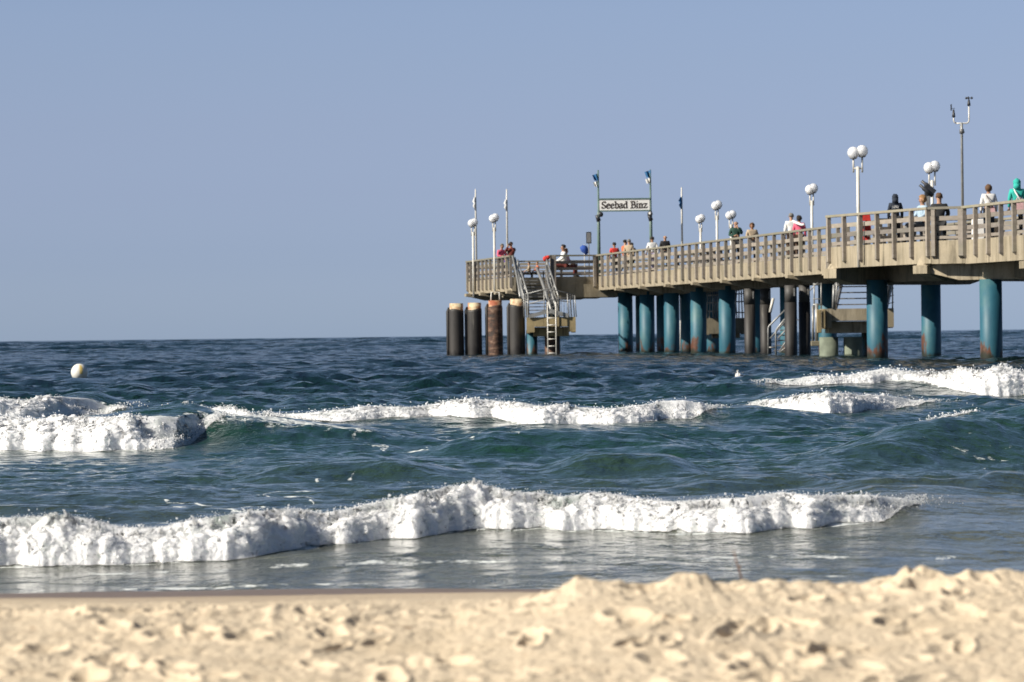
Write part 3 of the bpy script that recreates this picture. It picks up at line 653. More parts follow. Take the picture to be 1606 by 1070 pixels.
# ---------------------------------------------------------------- railings
def railing(pts,inward,spacing=2.0,ext=True,near=True,zd=ZD,top=5.70,tilt=0):
    """pts along the deck edge; posts outside, boards inside"""
    r=empty('railing',(pts[0].x-pier.location.x,pts[0].y-pier.location.y,zd),parent=pier)
    for a,b in zip(pts[:-1],pts[1:]):
        d=(b-a); L=d.length; d.normalize(); n_=inward(d)
        k=max(1,round(L/spacing)); up=Vector((0,0,1))
        for i in range(k+1):
            if i==k and b is not pts[-1]: t=L-.14
            elif i==0 and a is not pts[0]: t=.14
            else: t=min(max(L*i/k,.08),L-.08)
            p=a+d*t-n_*.075
            mb=MB(); z0=zd-.66 if ext else zd-.05; rz=math.atan2(d.y,d.x)
            j=random.uniform(-.012,.012)
            mb.box((p.x,p.y,(z0+.1+top-.09)/2),(.15,.145,top-.09-z0-.1),rz=rz,ry=j)
            q=p; mb.add([(q+d*s_*w_/2+n_*(-h_))+Vector((0,0,z_)) for z_,w_,h_ in ((z0,.11,-.05),(z0+.1,.15,.072)) for s_,h_ in ((-1,h_),(1,h_),(1,-.072),(-1,-.072))],[(3,2,1,0),(4,5,6,7),(0,1,5,4),(1,2,6,5),(2,3,7,6),(3,0,4,7)])
            mb.build('post',M['wood'],r)
        MB().beam(a-n_*.03+up*(top-.045)-d*.06,b-n_*.03+up*(top-.045)+d*(.06 if b is pts[-1] else -.062),.26,.09).build('cap_rail',M['wood_cap'],r)
        for zc,h in ((5.29,.16),(4.93,.16),(4.60,.11)):
            zc=zc-ZD+zd
            kk=max(1,round(L/(spacing*3)))
            mb=MB()
            for i in range(kk):
                mb.beam(a+d*(L*i/kk+.01)+n_*.035+up*(zc+random.uniform(-.012,.012)),a+d*(L*(i+1)/kk-.01)+n_*.035+up*(zc+random.uniform(-.012,.012)),.05,h)
            mb.build('board',M['wood'],r)
    return r
inR=lambda d:Vector((-d.y,d.x,0)); inL=lambda d:Vector((d.y,-d.x,0))
# travelling towards the camera along the left edge the deck lies on the left hand side
railing([edge(257.7),edge(194.4),edge(178.6)],inR)
railing([PL[0],PL[1],PL[2],PL[3],PL[4]],inR,1.75)
railing([A0,A1],inR,1.75)
railing([A1+(A2-A1)*.44,A2+Vector((-.1,-.08,0))],inR,2.2)
railing([edge(258,Wd),edge(184,Wd)],inL,ext=False)
railing([HEAD[3],HEAD[4],HEAD[5],A0],inR,2.6,ext=False)
railing([PL[4]+Vector((5,1,0)),PL[6],PL[7],PL[8]],inR,2.2,ext=False)
# dark timber fender posts beside the stair opening
for dx,dy in ((2.0,256.9),(2.42,257.05)):
    mb=MB(); mb.box((dx,dy-.35,4.62),(.2,.2,2.1)); mb.tube([(dx,dy-.35,3.62),(dx,dy-.35,3.5)],[.1,.05],8); mb.build('fender_post',M['wood'],pier,bevel=.015)
# ---------------------------------------------------------------- landings, stairs, ladders
def landing(x0,x1,y,dep,zt,notch=True,m='conc_y',rail_=True):
    l=empty('landing',(x0-pier.location.x,y-pier.location.y,0),parent=pier)
    mb=MB(); z0=zt-.80; z1=zt-.50; pr=[(x0,z0),(x0+.42,z0),(x0+.42,z1),(x1-.42,z1),(x1-.42,z0),(x1,z0),(x1,zt),(x0,zt)] if notch else [(x0,z0),(x1,z0),(x1,zt),(x0,zt)]
    n=len(pr); vs=[(a,y,b) for a,b in pr]+[(a,y+.3,b) for a,b in pr]
    mb.add(vs,[tuple(range(n)),tuple(reversed(range(n,2*n)))]+[(i,n+i,n+(i+1)%n,(i+1)%n) for i in range(n)])
    mb.box(((x0+x1)/2,y+.32+dep/2,zt-.26),(x1-x0-.01,dep,.5)); mb.box((x0+.1,y+.34+dep/2,zt-.55),(.2,dep-.05,.6)); mb.box((x1-.11,y+.34+dep/2,zt-.55),(.2,dep-.05,.58))
    mb.box(((x0+x1)/2,y+.31+dep/2,zt-.78),(x1-x0-.7,dep-.6,.5))
    mb.build('landing_slab',M[m],l); return l
def stairs(a0,a1,wdt,n,parent,name='staircase',rail=True,m='galv',r=.045):
    """a0 top left, a1 bottom left (points); steps run to the right"""
    s=empty(name,(0,0,0),parent=parent); R=Vector((wdt,0,0)); up=Vector((0,0,1))
    for o in (Vector((0,0,0)),R):
        MB().beam(a0+o,a1+o,.09,.26).build('stringer',M[m],s)
        if rail:
            mb=MB(); h=up*1.05; mb.tube([a0+o+h,a1+o+h],r,8); mb.tube([a0+o+h*.5,a1+o+h*.5],r*.7,6)
            for t in (0,.33,.66,1): p=a0.lerp(a1,t)+o; mb.tube([p,p+h],r*.9,6)
            mb.build('handrail',M[m],s)
    mb=MB()
    for i in range(n):
        p=a0.lerp(a1,(i+.5)/n); mb.box((p.x+wdt/2,p.y,p.z),(wdt-.12,.30,.05))
    mb.build('tread',M['galv_d'],s); return s
la=landing(X_at(826,246,500),X_at(903,246,500),246,2.6,2.18)
stairs(Vector((X_at(812,254.6,430),254.6,4.35)),Vector((X_at(829,249,480),249,2.3)),1.62,11,pier)
# guard rail of the near landing, rising to the middle
gx=[X_at(p,246,470) for p in (824,829,857,863,893,901)]
mb=MB()
def zz_(y,D=246): return Z_at(857,y,D)
for k,(x,yt) in enumerate(((gx[0],460),(gx[0]+.12,460),(gx[1]+.05,460),(gx[2]-.12,454),(gx[2]+.05,454),(gx[3]+.03,454),(gx[4]-.1,461),(gx[4]+.05,461),(gx[5]-.08,463),(gx[5]+.02,464))):
    lean=(.16 if k<3 else (-.02 if k<6 else -.14))
    mb.tube([(x-lean*.5,246.1+.1*(k%3),2.18),(x-lean*.0+(-.08 if k<3 else 0),246.1+.1*(k%3),zz_(yt))],.028,8)
mb.tube([(gx[0],246.1,zz_(461)),(gx[2],246.1,zz_(453.5)),(gx[3],246.1,zz_(453.5)),(gx[5],246.1,zz_(463))],.03,8)
mb.tube([(gx[1],246.15,zz_(476)),(gx[2],246.15,zz_(470)),(gx[3],246.15,zz_(470)),(gx[4],246.15,zz_(474))],.026,8)
mb.build('guard_rail',M['galv'],la)
mb=MB(); mb.beam((gx[1],245.94,2.22),(gx[2]+.1,245.94,2.50),.08,.20); mb.beam((gx[2]+.14,245.94,2.52),(gx[4]-.05,245.94,2.24),.08,.22); mb.build('kick_plate',M['galv'],la)
mb=MB(); 
for i in range(7): mb.tube([(gx[4]-.9+i*.16,248.2,2.18),(gx[4]-.9+i*.16,248.2,3.2)],.014,5)
mb.tube([(gx[4]-1.0,248.2,3.2),(gx[4]+.2,248.2,3.2)],.03,8); mb.build('guard_rail',M['galv_d'],la)
# big pipe handrail coming down to the landing
mb=MB(); mb.tube([P(842,421,254.2),P(850,441,252),P(867,492,246)],.085,10); mb.tube([P(856,416,254.2),P(860,445,251),P(872,480,246.2)],.05,8); mb.tube([P(804,402,254.0),P(812,440,252),P(816,466,249.5)],.055,8); mb.tube([P(808,405,254.1),P(815,440,252),P(822,466,249.5)],.04,8)
mb.build('handrail',M['galv'],la)
def ladder(x0,x1,y,zt,zb,zr,n,parent,m='whitepaint',r=.032):
    l=MB()
    for x in (x0,x1): l.tube([(x,y,zb),(x,y,zt)],r,8)
    for i in range(n): z=zr-(i)*(zr-zb-.55)/(n-1); l.tube([(x0,y,z),(x1,y,z)],r*.9,8)
    return l.build('ladder',M[m],parent)
ladder(X_at(859,245.7,500),X_at(872,245.7,500),245.7,zz_(474,245.7),-.3,zz_(499,245.7),6,la)
pile(X_at(834,247.9,530),247.9,.30,1.5,parent=la); pile(X_at(866,247.6,530),247.6,.40,1.5,'rustpile',parent=la)
# landing beneath the near platform, its stairs and ladder
D2=193.5
lb=landing(X_at(1289,D2,500),X_at(1402,D2,500),D2,3.2,Z_at(1345,484,D2),m='conc')
z2=Z_at(1345,484,D2)
mb=MB(); mb.box((X_at(1285.5,D2-.5,500),D2-.2,z2-.52),(.19,.3,.98)); mb.box((X_at(1292,D2,500),D2-.16,z2-.42),(.12,.28,.80)); mb.build('fender_block',M['conc_y'],lb,bevel=.02)
stairs(Vector((X_at(1325,D2+6,437),D2+4.5,4.3)),Vector((X_at(1311,D2+1,484),D2+1,z2+.05)),2.15,8,pier,m='galv_d')
mb=MB(); mb.tube([P(1308,447,D2),P(1307,484,D2)],.055,8); mb.tube([P(1312,440,D2),P(1313,460,D2),P(1309,484,D2)],.03,8); mb.build('guard_rail',M['galv'],lb); mb=MB(); mb.tube([P(1400,436,D2),P(1400,484,D2)],.03,6); mb.tube([P(1397,436,D2),P(1391,470,D2)],.05,6)
for yy in (452,463,474): mb.tube([P(1392,yy+3,D2),P(1402,yy,D2)],.02,6)
mb.build('guard_rail',M['galv'],lb)
for px in (1300,1338): 
    pile(X_at(px,D2+1,540),D2+1,.40,1.0,'pale_pile' if px>1310 else 'pale_pile',parent=lb)
pile(X_at(1366,D2+2.4,540),D2+2.4,.40,1.4,parent=lb)
mb=MB()
mb.tube([P(1275,480,196),P(1275,537,196)],.05,8); mb.tube([P(1281,476,195),P(1281,535,195)],.075,8)
mb.tube([P(1275,446,197),P(1288,446,197)],.03,8)
for x in (1277,1288): mb.tube([P(x,444,197),P(x,486,197)],.03,8)
mb.tube([P(1270,456,197),P(1283,443,197)],.025,6); mb.tube([P(1275,469,197),P(1289,469,197)],.025,6); mb.tube([P(1275,478,195.5),P(1290,478,195.5)],.035,6)
mb.build('guard_rail',M['galv'],lb)
MB().box(P(1281,539,195.4),(.5,.4,.22)).build('pipe_foot',M['conc_d'],lb,bevel=.03)
# low boat stairs with bent tube handrails between the fender piles
bs=empty('boat_stairs',(0,0,0),parent=pier)
for (xa,ya,xb,yb,yc,D) in ((1232,486,1205,514,556,206),(1236,495,1217,519,558,205)):
    MB().tube([P(xa,ya,D),P(xa-(xa-xb)*.55,ya+(yb-ya)*.52,D),P(xb+1,yb-2,D),P(xb,yb+2,D),P(xb,yc,D)],.04,8).build('handrail',M['galv'],bs)
mb=MB()
for (xa,ya,xb,yb) in ((1232,504,1208,531),(1240,510,1220,531),(1242,522,1222,552),(1240,540,1222,553)): mb.tube([P(xa,ya,205.5),P(xb,yb,205.5)],.03,6)
mb.tube([P(1206,545,205.5),P(1217,545,205.5)],.035,6); mb.build('brace',M['galv'],bs)
mb=MB()
for i in range(7): p=P(1226+i*2.4,550-i*8.0,205.8); mb.box(p,(.7,.3,.05))
mb.build('tread',M['galv_d'],bs)
# landing with lattice rails seen between the walkway piles
D3=236
lc=landing(X_at(1108,D3,500),X_at(1172,D3,500),D3,2.4,Z_at(1140,499,D3),m='conc_d',notch=False)
mb=MB()
for i in range(20):
    x=1108+i*3.2; mb.tube([P(x,449+((i*7)%5),D3+.2+.3*(i%3)),P(x+random.uniform(-3.5,3.5),500,D3+.2)],.035,5)
for yy in (450,462,475,488): mb.tube([P(1106,yy+random.uniform(-2,2),D3+.3),P(1172,yy+random.uniform(-3,3),D3+.3)],.035,6)
mb.build('guard_rail',M['galv'],lc)
MB().tube([P(1213,468,212),P(1208,490,212)],.07,6).build('strut',M['whitepaint'],pier)
MB().tube([P(1067.3,467,246),P(1067.3,550,246)],.035,6).build('pipe',M['whitepaint'],pier)
# conduit on the platform edge
MB().tube([P(1355.6,348,170.4),P(1355.6,416,170.4)],.02,6).build('cable',M['dark'],pier)
# ---------------------------------------------------------------- free standing mooring and fender piles
def dolphin(px,D,w,ytop,ycap,label,cap='rustcap',body='rubber'):
    x=X_at(px,D,510); r=w/2/F*D; zt=Z_at(px,ytop,D); zc=Z_at(px,ycap,D)
    o=empty('mooring_pile',(x,D,0),label,'mooring pile','mooring piles standing in the water off the pier head')
    MB().tube([(x,D,-2),(x,D,zc-.05)],r*.86,28).build('pile_shaft',M['rustpile'],o)
    mb=MB(); n=32; vs=[];fs=[]      # sleeve: a ring with an open rim, thicker fender strip on its left
    prof=[(r,-2.0),(r,zc-.12),(r*.97,zc),(r*.88,zc),(r*.88,zc-.4)]
    for rr,z in prof:
        for k in range(n):
            a=2*math.pi*k/n; wob=1+.015*math.sin(3*a+z*2); vs.append((x+rr*wob*math.cos(a),D+rr*wob*math.sin(a),z+(.05*math.sin(a*2+px) if z>1 else 0)))
    for i in range(len(prof)-1):
        for k in range(n): fs.append((i*n+k,i*n+(k+1)%n,(i+1)*n+(k+1)%n,(i+1)*n+k))
    mb.add(vs,fs,True); mb.build('rubber_sleeve',M[body],o)
    MB().tube([(x-r*1.02,D-.1,-2),(x-r*1.04,D-.1,zc-.1),(x-r*.9,D-.05,zc+.12)],[.09,.1,.05],10).build('fender_strip',M['rubber'],o)
    MB().tube([(x+.02,D,zc-.3),(x+.02,D,zt),(x+.02,D,zt-.02)],[r*.87,r*.87,.02],28,caps=False).build('steel_cap',M[cap],o)
    return o
dolphin(715.5,250,24.5,476,486,'leftmost black mooring pile with a rusty yellow steel top')
dolphin(744,250,24,475,485,'black mooring pile with pale yellow top just left of the ribbed rusty pile')
d3=dolphin(776.5,250,24.5,471.5,480,'ribbed rusty brown mooring pile with orange top and a small white frame on it',cap='rustcap2',body='rustpile')
x_=X_at(777,249.9,465)
MB().tube([(x_-.24,249.9,Z_at(777,472,250)),(x_-.22,249.9,Z_at(777,458.5,250)),(x_+.22,249.9,Z_at(777,458.5,250)),(x_+.24,249.9,Z_at(777,472,250))],.04,8).build('frame',M['whitepaint'],d3)
dolphin(811,248,25.5,469,479,'black mooring pile with pale yellow top beside the concrete landing and steel stairs')
def fender(px,D,label,top=3.3):
    x=X_at(px,D,500); o=empty('fender_pile',(x,D,0),label,'fender pile','black fender piles under the pier walkway')
    MB().tube([(x,D,-2),(x,D,2.55)],.262,24).build('rubber_sleeve',M['rubber'],o)
    MB().tube([(x,D,2.55),(x,D,top)],.25,24).build('pile_head',M['rubber_up'],o)
    MB().box((x+.16,D-.22,3.0),(.05,.1,.35)).build('cleat',M['galv'],o)
fender(1176,216,'first black fender pile, directly right of the rightmost sunlit teal walkway pile')
fender(1201,217,'second black fender pile from the left, left of the tube handrails of the boat stairs')
fender(1240,203,'third black fender pile from the left, in front of the low boat stairs')
fender(1262,203.5,'fourth black fender pile, nearest to the stairs below the wide platform')
# ---------------------------------------------------------------- lamps, masts, sign, instruments
def lamp(px,ytop_c,D,zbase,w,label,gap=.30,h=None,rz=0,globes=2):
    x=X_at(px,D,ytop_c); zg=Z_at(px,ytop_c,D); r=.225
    o=empty('street_lamp',(x,D,zbase),label,'street lamp','double globe lamps along the pier')
    MB().tube([(x,D,zbase),(x,D,zg-.55)],.065,12).build('lamp_post',M['galv'] if 0 else M['whitepaint'],o)
    dx=Vector((math.cos(rz)*gap/2,math.sin(rz)*gap/2,0))
    mb=MB(); c=Vector((x,D,zg-.62))
    mb.tube([c-dx*1.1,c+dx*1.1],.03,8)
    for s in (-1,1): p=Vector((x,D,0))+dx*s; mb.tube([(p.x,p.y,zg-.78),(p.x,p.y,zg-.2)],.035,8)
    mb.build('arm',M['whitepaint'],o)
    for s in (-1,1):
        p=Vector((x,D,zg))+dx*s+Vector((0,0,.03*s))
        g=MB().ball(p,(r,r,r*1.02),20,14).build('globe',M['globe'],o)
        MB().tube([p+Vector((0,0,-r*1.02)),p+Vector((0,0,-r*.86))],[.11,.14],14).build('fitting',M['galv_d'],g) if False else MB().tube([p+Vector((0,0,-r*1.05)),p+Vector((0,0,-r*.84))],[.10,.15],14).build('fitting',M['galv_d'],o)
    return o
lamp(741.8,349.5,271.3,3.5,13,'double globe lamp at the far left corner of the pier head, the smaller one there',gap=.16)
lamp(775,342,262.2,3.55,14,'double globe lamp rising just above the ribbed rusty mooring pile',gap=.14)
lamp(1098.6,343,268,ZD,13,'small double globe lamp between the mast with blue flag and the taller lamp',gap=.14)
lamp(1124.3,322,243.4,ZD,15,'taller double globe lamp behind the railing, left of the man in dark green',gap=.14)
lamp(1146.5,337,262,ZD,14,'short double globe lamp directly behind the man in dark green',gap=.18)
lamp(1273,296.5,216,ZD,19,'double globe lamp just right of the couple in white and pink',gap=.16)
lamp(1345.3,238.5,173.2,3.66,20,'largest double globe lamp, fixed outside the wide platform railing beside the red boxes',gap=.33)
lamp(1461.7,262,190,ZD,19,'double globe lamp on the wide platform behind the coin telescope',gap=.24)
def flag_cloth(x,y,z,wd,ht,m,parent,name='flag',seed=0,dirx=-1,z2=None):
    rg=random.Random(seed); vs=[];n=7;k=9
    for j in range(k):
        for i in range(n):
            t=i/(n-1); s=j/(k-1); fold=math.sin(t*9+s*2+seed)*.07
            vs.append((x+dirx*(t*wd*(1-.35*s)+.02),y+fold*(1+s),z-ht*s-.25*ht*t*(1-s)))
    fs=[(j*n+i,j*n+i+1,(j+1)*n+i+1,(j+1)*n+i) for j in range(k-1) for i in range(n-1)]
    mb=MB().add(vs,fs,True); o=mb.build(name,m,parent)
    return o
def mast(px,ytop,D,zb,label,wrap,yw0,yw1):
    x=X_at(px,D,ytop); zt=Z_at(px,ytop,D)
    o=empty('flag_mast',(x,D,zb),label,'flag mast','white masts along the pier')
    MB().tube([(x,D,zb),(x,D,zt-.8),(x,D,zt)],[.065,.05,.035],10).build('pole',M['whitepaint'],o)
    za,zb2=Z_at(px,yw0,D),Z_at(px,yw1,D)
    mb=MB(); mb.tube([(x-.05,D-.06,za),(x-.10,D-.08,(za*2+zb2)/3),(x-.04,D-.09,(za+zb2)/2),(x-.09,D-.07,(za+2*zb2)/3),(x-.03,D-.06,zb2)],[.03,.09,.07,.08,.02],8); mb.build('furled_flag',M[wrap],o)
mast(745.8,297,274,ZD,'white mast with furled white flag at the far left corner of the pier head','white',309,330)
mast(794.7,297,270,ZD,'white mast with furled white flag left of the person holding a camera','white',313,331)
mast(1069,294,262,ZD,'white mast with furled blue flag between the welcome sign and the lamps','flagblue',309,328)
# sign gate
Dg=261; gl=X_at(939.6,Dg,400); gr=X_at(1021.4,Dg,400)
gate=empty('sign_gate',((gl+gr)/2,Dg,ZD),'green steel gate with white name board reading Seebad Binz and two small flags','sign gate')
zt=Z_at(940,267,Dg); zs0=Z_at(980,330,Dg); zs1=Z_at(980,313,Dg)
for x,px in ((gl,940),(gr,1021)):
    MB().tube([(x,Dg,ZD),(x,Dg,zs0-.1),(x,Dg,zs0-.08),(x,Dg,zt)],[.10,.085,.06,.045],12).build('gate_post',M['green_steel'],gate)
    mb=MB(); mb.ball((x+(.12 if px<1000 else -.04),Dg-.06,zs0-.22),(.15,.1,.15),14,10); mb.tube([(x-.10,Dg,zs0-.25),(x+.02,Dg,zs0-.6)],[.10,.13],10); mb.build('ornament',M['dark'],gate)
MB().ball((gr-.04,Dg-.17,zs0-.2),(.07,.03,.08),12,8).build('emblem',M['signwhite'],gate)
MB().box(((gl+gr)/2,Dg,(zs0+zs1)/2),(gr-gl-.12,.12,zs1-zs0-.02)).build('name_board',M['signwhite'],gate)
mb=MB(); mb.beam((gl,Dg,zs1+.03),(gr,Dg,zs1+.03),.16,.08); mb.beam((gl,Dg,zs0-.03),(gr,Dg,zs0-.03),.16,.07); mb.build('frame_rail',M['green_steel'],gate)
# lettering drawn with a broad nib
GL={'S':([(.92,.80),(.75,.98),(.40,1.0),(.14,.82),(.20,.60),(.55,.48),(.86,.32),(.82,.10),(.5,0),(.18,.04),(.05,.22)],),
 'e':([(.12,.36),(.85,.40),(.82,.58),(.5,.70),(.16,.55),(.10,.30),(.28,.05),(.6,0),(.88,.14)],),
 'b':([(.05,1.0),(.26,.97),(.26,.05)],[(.26,.55),(.55,.70),(.90,.55),(.92,.25),(.65,.0),(.26,.06)]),
 'a':([(.15,.58),(.45,.70),(.72,.62),(.74,.08),(.95,.04)],[(.72,.42),(.30,.38),(.10,.20),(.22,.02),(.50,.02),(.72,.16)]),
 'd':([(.54,1.0),(.76,.97),(.76,.05),(.96,.03)],[(.76,.55),(.45,.70),(.12,.55),(.10,.25),(.35,.0),(.76,.08)]),
 'B':([(.02,.98),(.30,.98)],[(.25,.98),(.25,.02)],[(.02,.02),(.30,.02)],[(.25,.98),(.65,1.0),(.88,.80),(.75,.58),(.28,.53)],[(.5,.53),(.85,.48),(.98,.28),(.82,.05),(.28,.02)]),
 'i':([(.25,.64),(.5,.68),(.5,.03)],[(.25,.02),(.75,.02)],[(.46,.92),(.56,.98)]),
 'n':([(.02,.64),(.24,.68),(.24,.03)],[(.05,.02),(.42,.02)],[(.24,.55),(.50,.70),(.76,.60),(.78,.03)],[(.62,.02),(.98,.02)]),
 'z':([(.10,.55),(.14,.66),(.88,.66),(.12,.04),(.90,.04),(.94,.18)],)}
ADV={'S':.62,'e':.56,'b':.60,'a':.58,'d':.62,'B':.70,'i':.36,'n':.64,'z':.56,' ':.36}
txt='Seebad Binz'; tw=sum(ADV[c] for c in txt); W_=(gr-gl)-.36; hx=W_/tw; hy=(zs1-zs0)*.62; cx=(gl+gr)/2-W_/2; zb0=zs0+(zs1-zs0)*.19
mb=MB(); nib=Vector((.052*1.5,0,.020*1.5)); thick=Vector((0,0,.014)); lay=0
for ch in txt:
    for st in GL.get(ch,()):
        for (u0,v0),(u1,v1) in zip(st[:-1],st[1:]):
            lay+=1; yy=Dg-.066-.0006*(lay%9)
            a=Vector((cx+u0*ADV[ch]*hx*.92,yy,zb0+v0*hy)); b=Vector((cx+u1*ADV[ch]*hx*.92,yy,zb0+v1*hy))
            pts=[]; 
            for p in (a,b):
                for s1 in (-1,1):
                    for s2 in (-1,1): pts.append((p.x+s1*nib.x/2, p.z+s1*nib.z/2+s2*thick.z))
            # convex hull
            pts=sorted(set((round(q[0],5),round(q[1],5)) for q in pts)); 
            def half(ps):
                h=[]
                for q in ps:
                    while len(h)>1 and (h[-1][0]-h[-2][0])*(q[1]-h[-2][1])-(h[-1][1]-h[-2][1])*(q[0]-h[-2][0])<=0: h.pop()
                    h.append(q)
                return h
            hull=half(pts)[:-1]+half(pts[::-1])[:-1]; n=len(hull)
            mb.add([(q[0],yy,q[1]) for q in hull]+[(q[0],Dg-.058,q[1]) for q in hull],[tuple(range(n))]+[(i,n+i,n+(i+1)%n,(i+1)%n) for i in range(n)])
    cx+=ADV[ch]*hx
mb.build('lettering',M['ink'],gate)
for px,z0_,sd_ in ((939.4,272,1),(1021.3,267,4)):
    x=X_at(px,Dg,z0_)-.02; zf=Z_at(px,z0_,Dg)
    flag_cloth(x,Dg,zf,.34,.42,M['flagblue'],gate,'flag',sd_); flag_cloth(x-.06,Dg+.01,zf-.44,.24,.32,M['white'],gate,'flag',sd_)
# information board
Db=262; xb=X_at(923.5,Db,372)
bd=empty('information_board',(xb,Db,ZD),'small dark framed notice board on a thin pole left of the sign gate','notice board')
MB().tube([(xb,Db,ZD),(xb,Db,Z_at(923,382,Db))],.03,8).build('pole',M['galv_d'],bd)
zc=Z_at(923.5,373,Db); MB().box((xb,Db,zc),(.30,.07,.66)).build('frame',M['dark'],bd,bevel=.01)
MB().box((xb,Db-.04,zc),(.22,.02,.54)).build('panel',M['grey'],bd)
# furled blue parasol
xp=X_at(917,263,392); pa=empty('folded_parasol',(xp,263,ZD),'folded bright blue parasol standing behind the railing left of the notice board','parasol')
MB().tube([(xp,263,ZD),(xp-.02,263,Z_at(917,384,263))],.025,8).build('pole',M['whitepaint'],pa)
MB().tube([(xp+.06,263,Z_at(917,400,263)),(xp+.10,263,Z_at(917,397,263)),(xp,263,Z_at(917,392,263)),(xp-.08,263,Z_at(917,387,263)),(xp-.06,263,Z_at(917,384.5,263))],[.04,.14,.22,.20,.05],12).build('canopy',M['blue'],pa)
# red rescue box behind the near railing
xr=X_at(1358.2,174.6,360)
rb=empty('rescue_post',(xr,174.6,ZD),'red rescue equipment boxes on a post behind the railing beside the tall lamp','rescue post')
MB().tube([(xr,174.6,ZD),(xr,174.6,Z_at(1357,338,174.6))],.04,8).build('pole',M['dark'],rb)
for ya,yb,w0 in ((336.5,347,.36),(350,368,.40),(371,380,.30)):
    za,zb2=Z_at(1357,ya,174.6),Z_at(1357,yb,174.6); MB().box((xr,174.5,(za+zb2)/2),(w0,.16,za-zb2),taper=.85).build('box',M['red'],rb,bevel=.01)
# weather mast
Dw=178; xw=X_at(1508.4,Dw,200)
wm=empty('weather_mast',(xw,Dw,ZD),'tall thin mast with forked top carrying a wind vane and a cup anemometer','weather mast')
zf=Z_at(1508,193.6,Dw)
MB().tube([(xw,Dw,ZD),(xw,Dw,zf-.45),(xw,Dw,zf+.02)],[.055,.05,.05],10).build('pole',M['galv'],wm)
mb=MB(); mb.tube([(xw,Dw,zf-.40),(xw,Dw,zf-.22)],.09,10); mb.tube([(xw-.07,Dw,zf-.1),(xw+.1,Dw,zf-.36)],.025,6); mb.build('clamp',M['galv_d'],wm)
xl=X_at(1495.8,Dw,185); xrr=X_at(1519.7,Dw,170)
arc=[(xrr-.12+.12*math.sin(t),Dw,zf+.12-.12*math.cos(t)) for t in (0,.4,.8,1.2,1.57)]
MB().tube([(xl+.1,Dw,zf)]+[(xw,Dw,zf)]+arc+[(xrr,Dw,Z_at(1520,166,Dw))],.028,8).build('fork',M['whitepaint'],wm)
MB().tube([(xl+.1,Dw,zf),(xl+.02,Dw,zf+.05),(xl,Dw,zf+.12),(xl,Dw,Z_at(1496,183,Dw))],.028,8).build('fork',M['whitepaint'],wm)
zl=Z_at(1496,184,Dw); MB().tube([(xl,Dw,zl),(xl,Dw,zl+.08),(xl,Dw,zl+.3)],[.07,.06,.03],10).build('vane_body',M['dark'],wm)
mb=MB(); mb.beam((xl-.10,Dw,zl+.34),(xl+.05,Dw,zl+.34),.02,.02); mb.box((xl-.09,Dw+.02,zl+.38),(.05,.02,.24)); mb.build('wind_vane',M['dark'],wm)
zr_=Z_at(1520,166,Dw); MB().tube([(xrr,Dw,zr_),(xrr,Dw,zr_+.08),(xrr,Dw,zr_+.26)],[.07,.06,.025],10).build('sensor_body',M['dark'],wm)
mb=MB()
for k in range(3):
    a=.3+2.094*k; c=Vector((xrr+.12*math.cos(a),Dw+.12*math.sin(a),zr_+.30)); mb.tube([(xrr,Dw,zr_+.29),c],.012,6); mb.ball(c,.048,10,8)
mb.build('cup_rotor',M['dark'],wm)
# coin telescope
Dt=170; xt=X_at(1455.2,Dt,310); ts=empty('coin_telescope',(xt,Dt,ZD),'dark coin operated telescope tilted up on a grey column at the railing','telescope')
MB().box((xt,Dt,(ZD+Z_at(1455,307,Dt))/2),(.16,.16,Z_at(1455,307,Dt)-ZD)).build('column',M['galv'],ts,bevel=.02)
MB().box((xt+.0,Dt,Z_at(1455,304,Dt)),(.24,.2,.14)).build('yoke',M['dark'],ts,bevel=.02)
a=P(1444,287,Dt); b_=P(1465,304.5,Dt)
mb=MB()
for s in (-.075,.075):
    mb.tube([a+Vector((s*.6,s,s)),a.lerp(b_,.25)+Vector((s*.6,s,s)),a.lerp(b_,.3)+Vector((s*.6,s,s)),b_+Vector((s*.6,s,s))],[.05,.055,.085,.08],12)
mb.beam(a.lerp(b_,.35)+Vector((0,0,.02)),b_+Vector((0,0,.02)),.22,.22); mb.build('barrel',M['dark'],ts)
# pale box on the far side of the platform, seen between boards
bx=X_at(1536,176,360); o=MB().box((bx,176,ZD+.5),(.55,.5,1.0)).build('cabinet',M['signwhite'],None,org=(bx,176,ZD),bevel=.02); tag(o,'cream coloured cabinet behind the railing left of the woman in white','cabinet')
# red bag hanging at the stair opening
o=MB().ball(P(856,406,255.4),(.17,.12,.15),12,8).ball(P(859.5,404,255.4),(.12,.1,.12),10,8).build('bag',M['red'],None,org=tuple(P(856,409,255.4))); tag(o,'bright red bag hanging on the railing right of the stair opening','bag')
# benches
def bench(px0,px1,D,label,rz=0):
    x0,x1=X_at(px0,D,400),X_at(px1,D,400); o=empty('bench',((x0+x1)/2,D,ZD),label,'bench','benches on the pier deck')
    mb=MB(); 
    for i in range(3): mb.box(((x0+x1)/2,D-.18+i*.17,ZD+.50),(x1-x0,.14,.05))
    mb.build('seat',M['wood'],o)
    mb=MB(); 
    for i in range(2): mb.box(((x0+x1)/2,D+.3,ZD+.70+i*.2),(x1-x0,.05,.14))
    mb.build('backrest',M['wood'],o)
    for x in (x0+.15,x1-.15): MB().box((x,D+.02,ZD+.24),(.08,.45,.46)).build('leg',M['dark'],o)
bench(815,856,268,'wooden bench at the back of the pier head behind the stair opening')
bench(876,906,261,'wooden bench left of the sign gate with a person in white sitting on it')
bench(1428,1452,169,'wooden bench left of the coin telescope'); bench(1464,1486,169.3,'wooden bench right of the coin telescope')
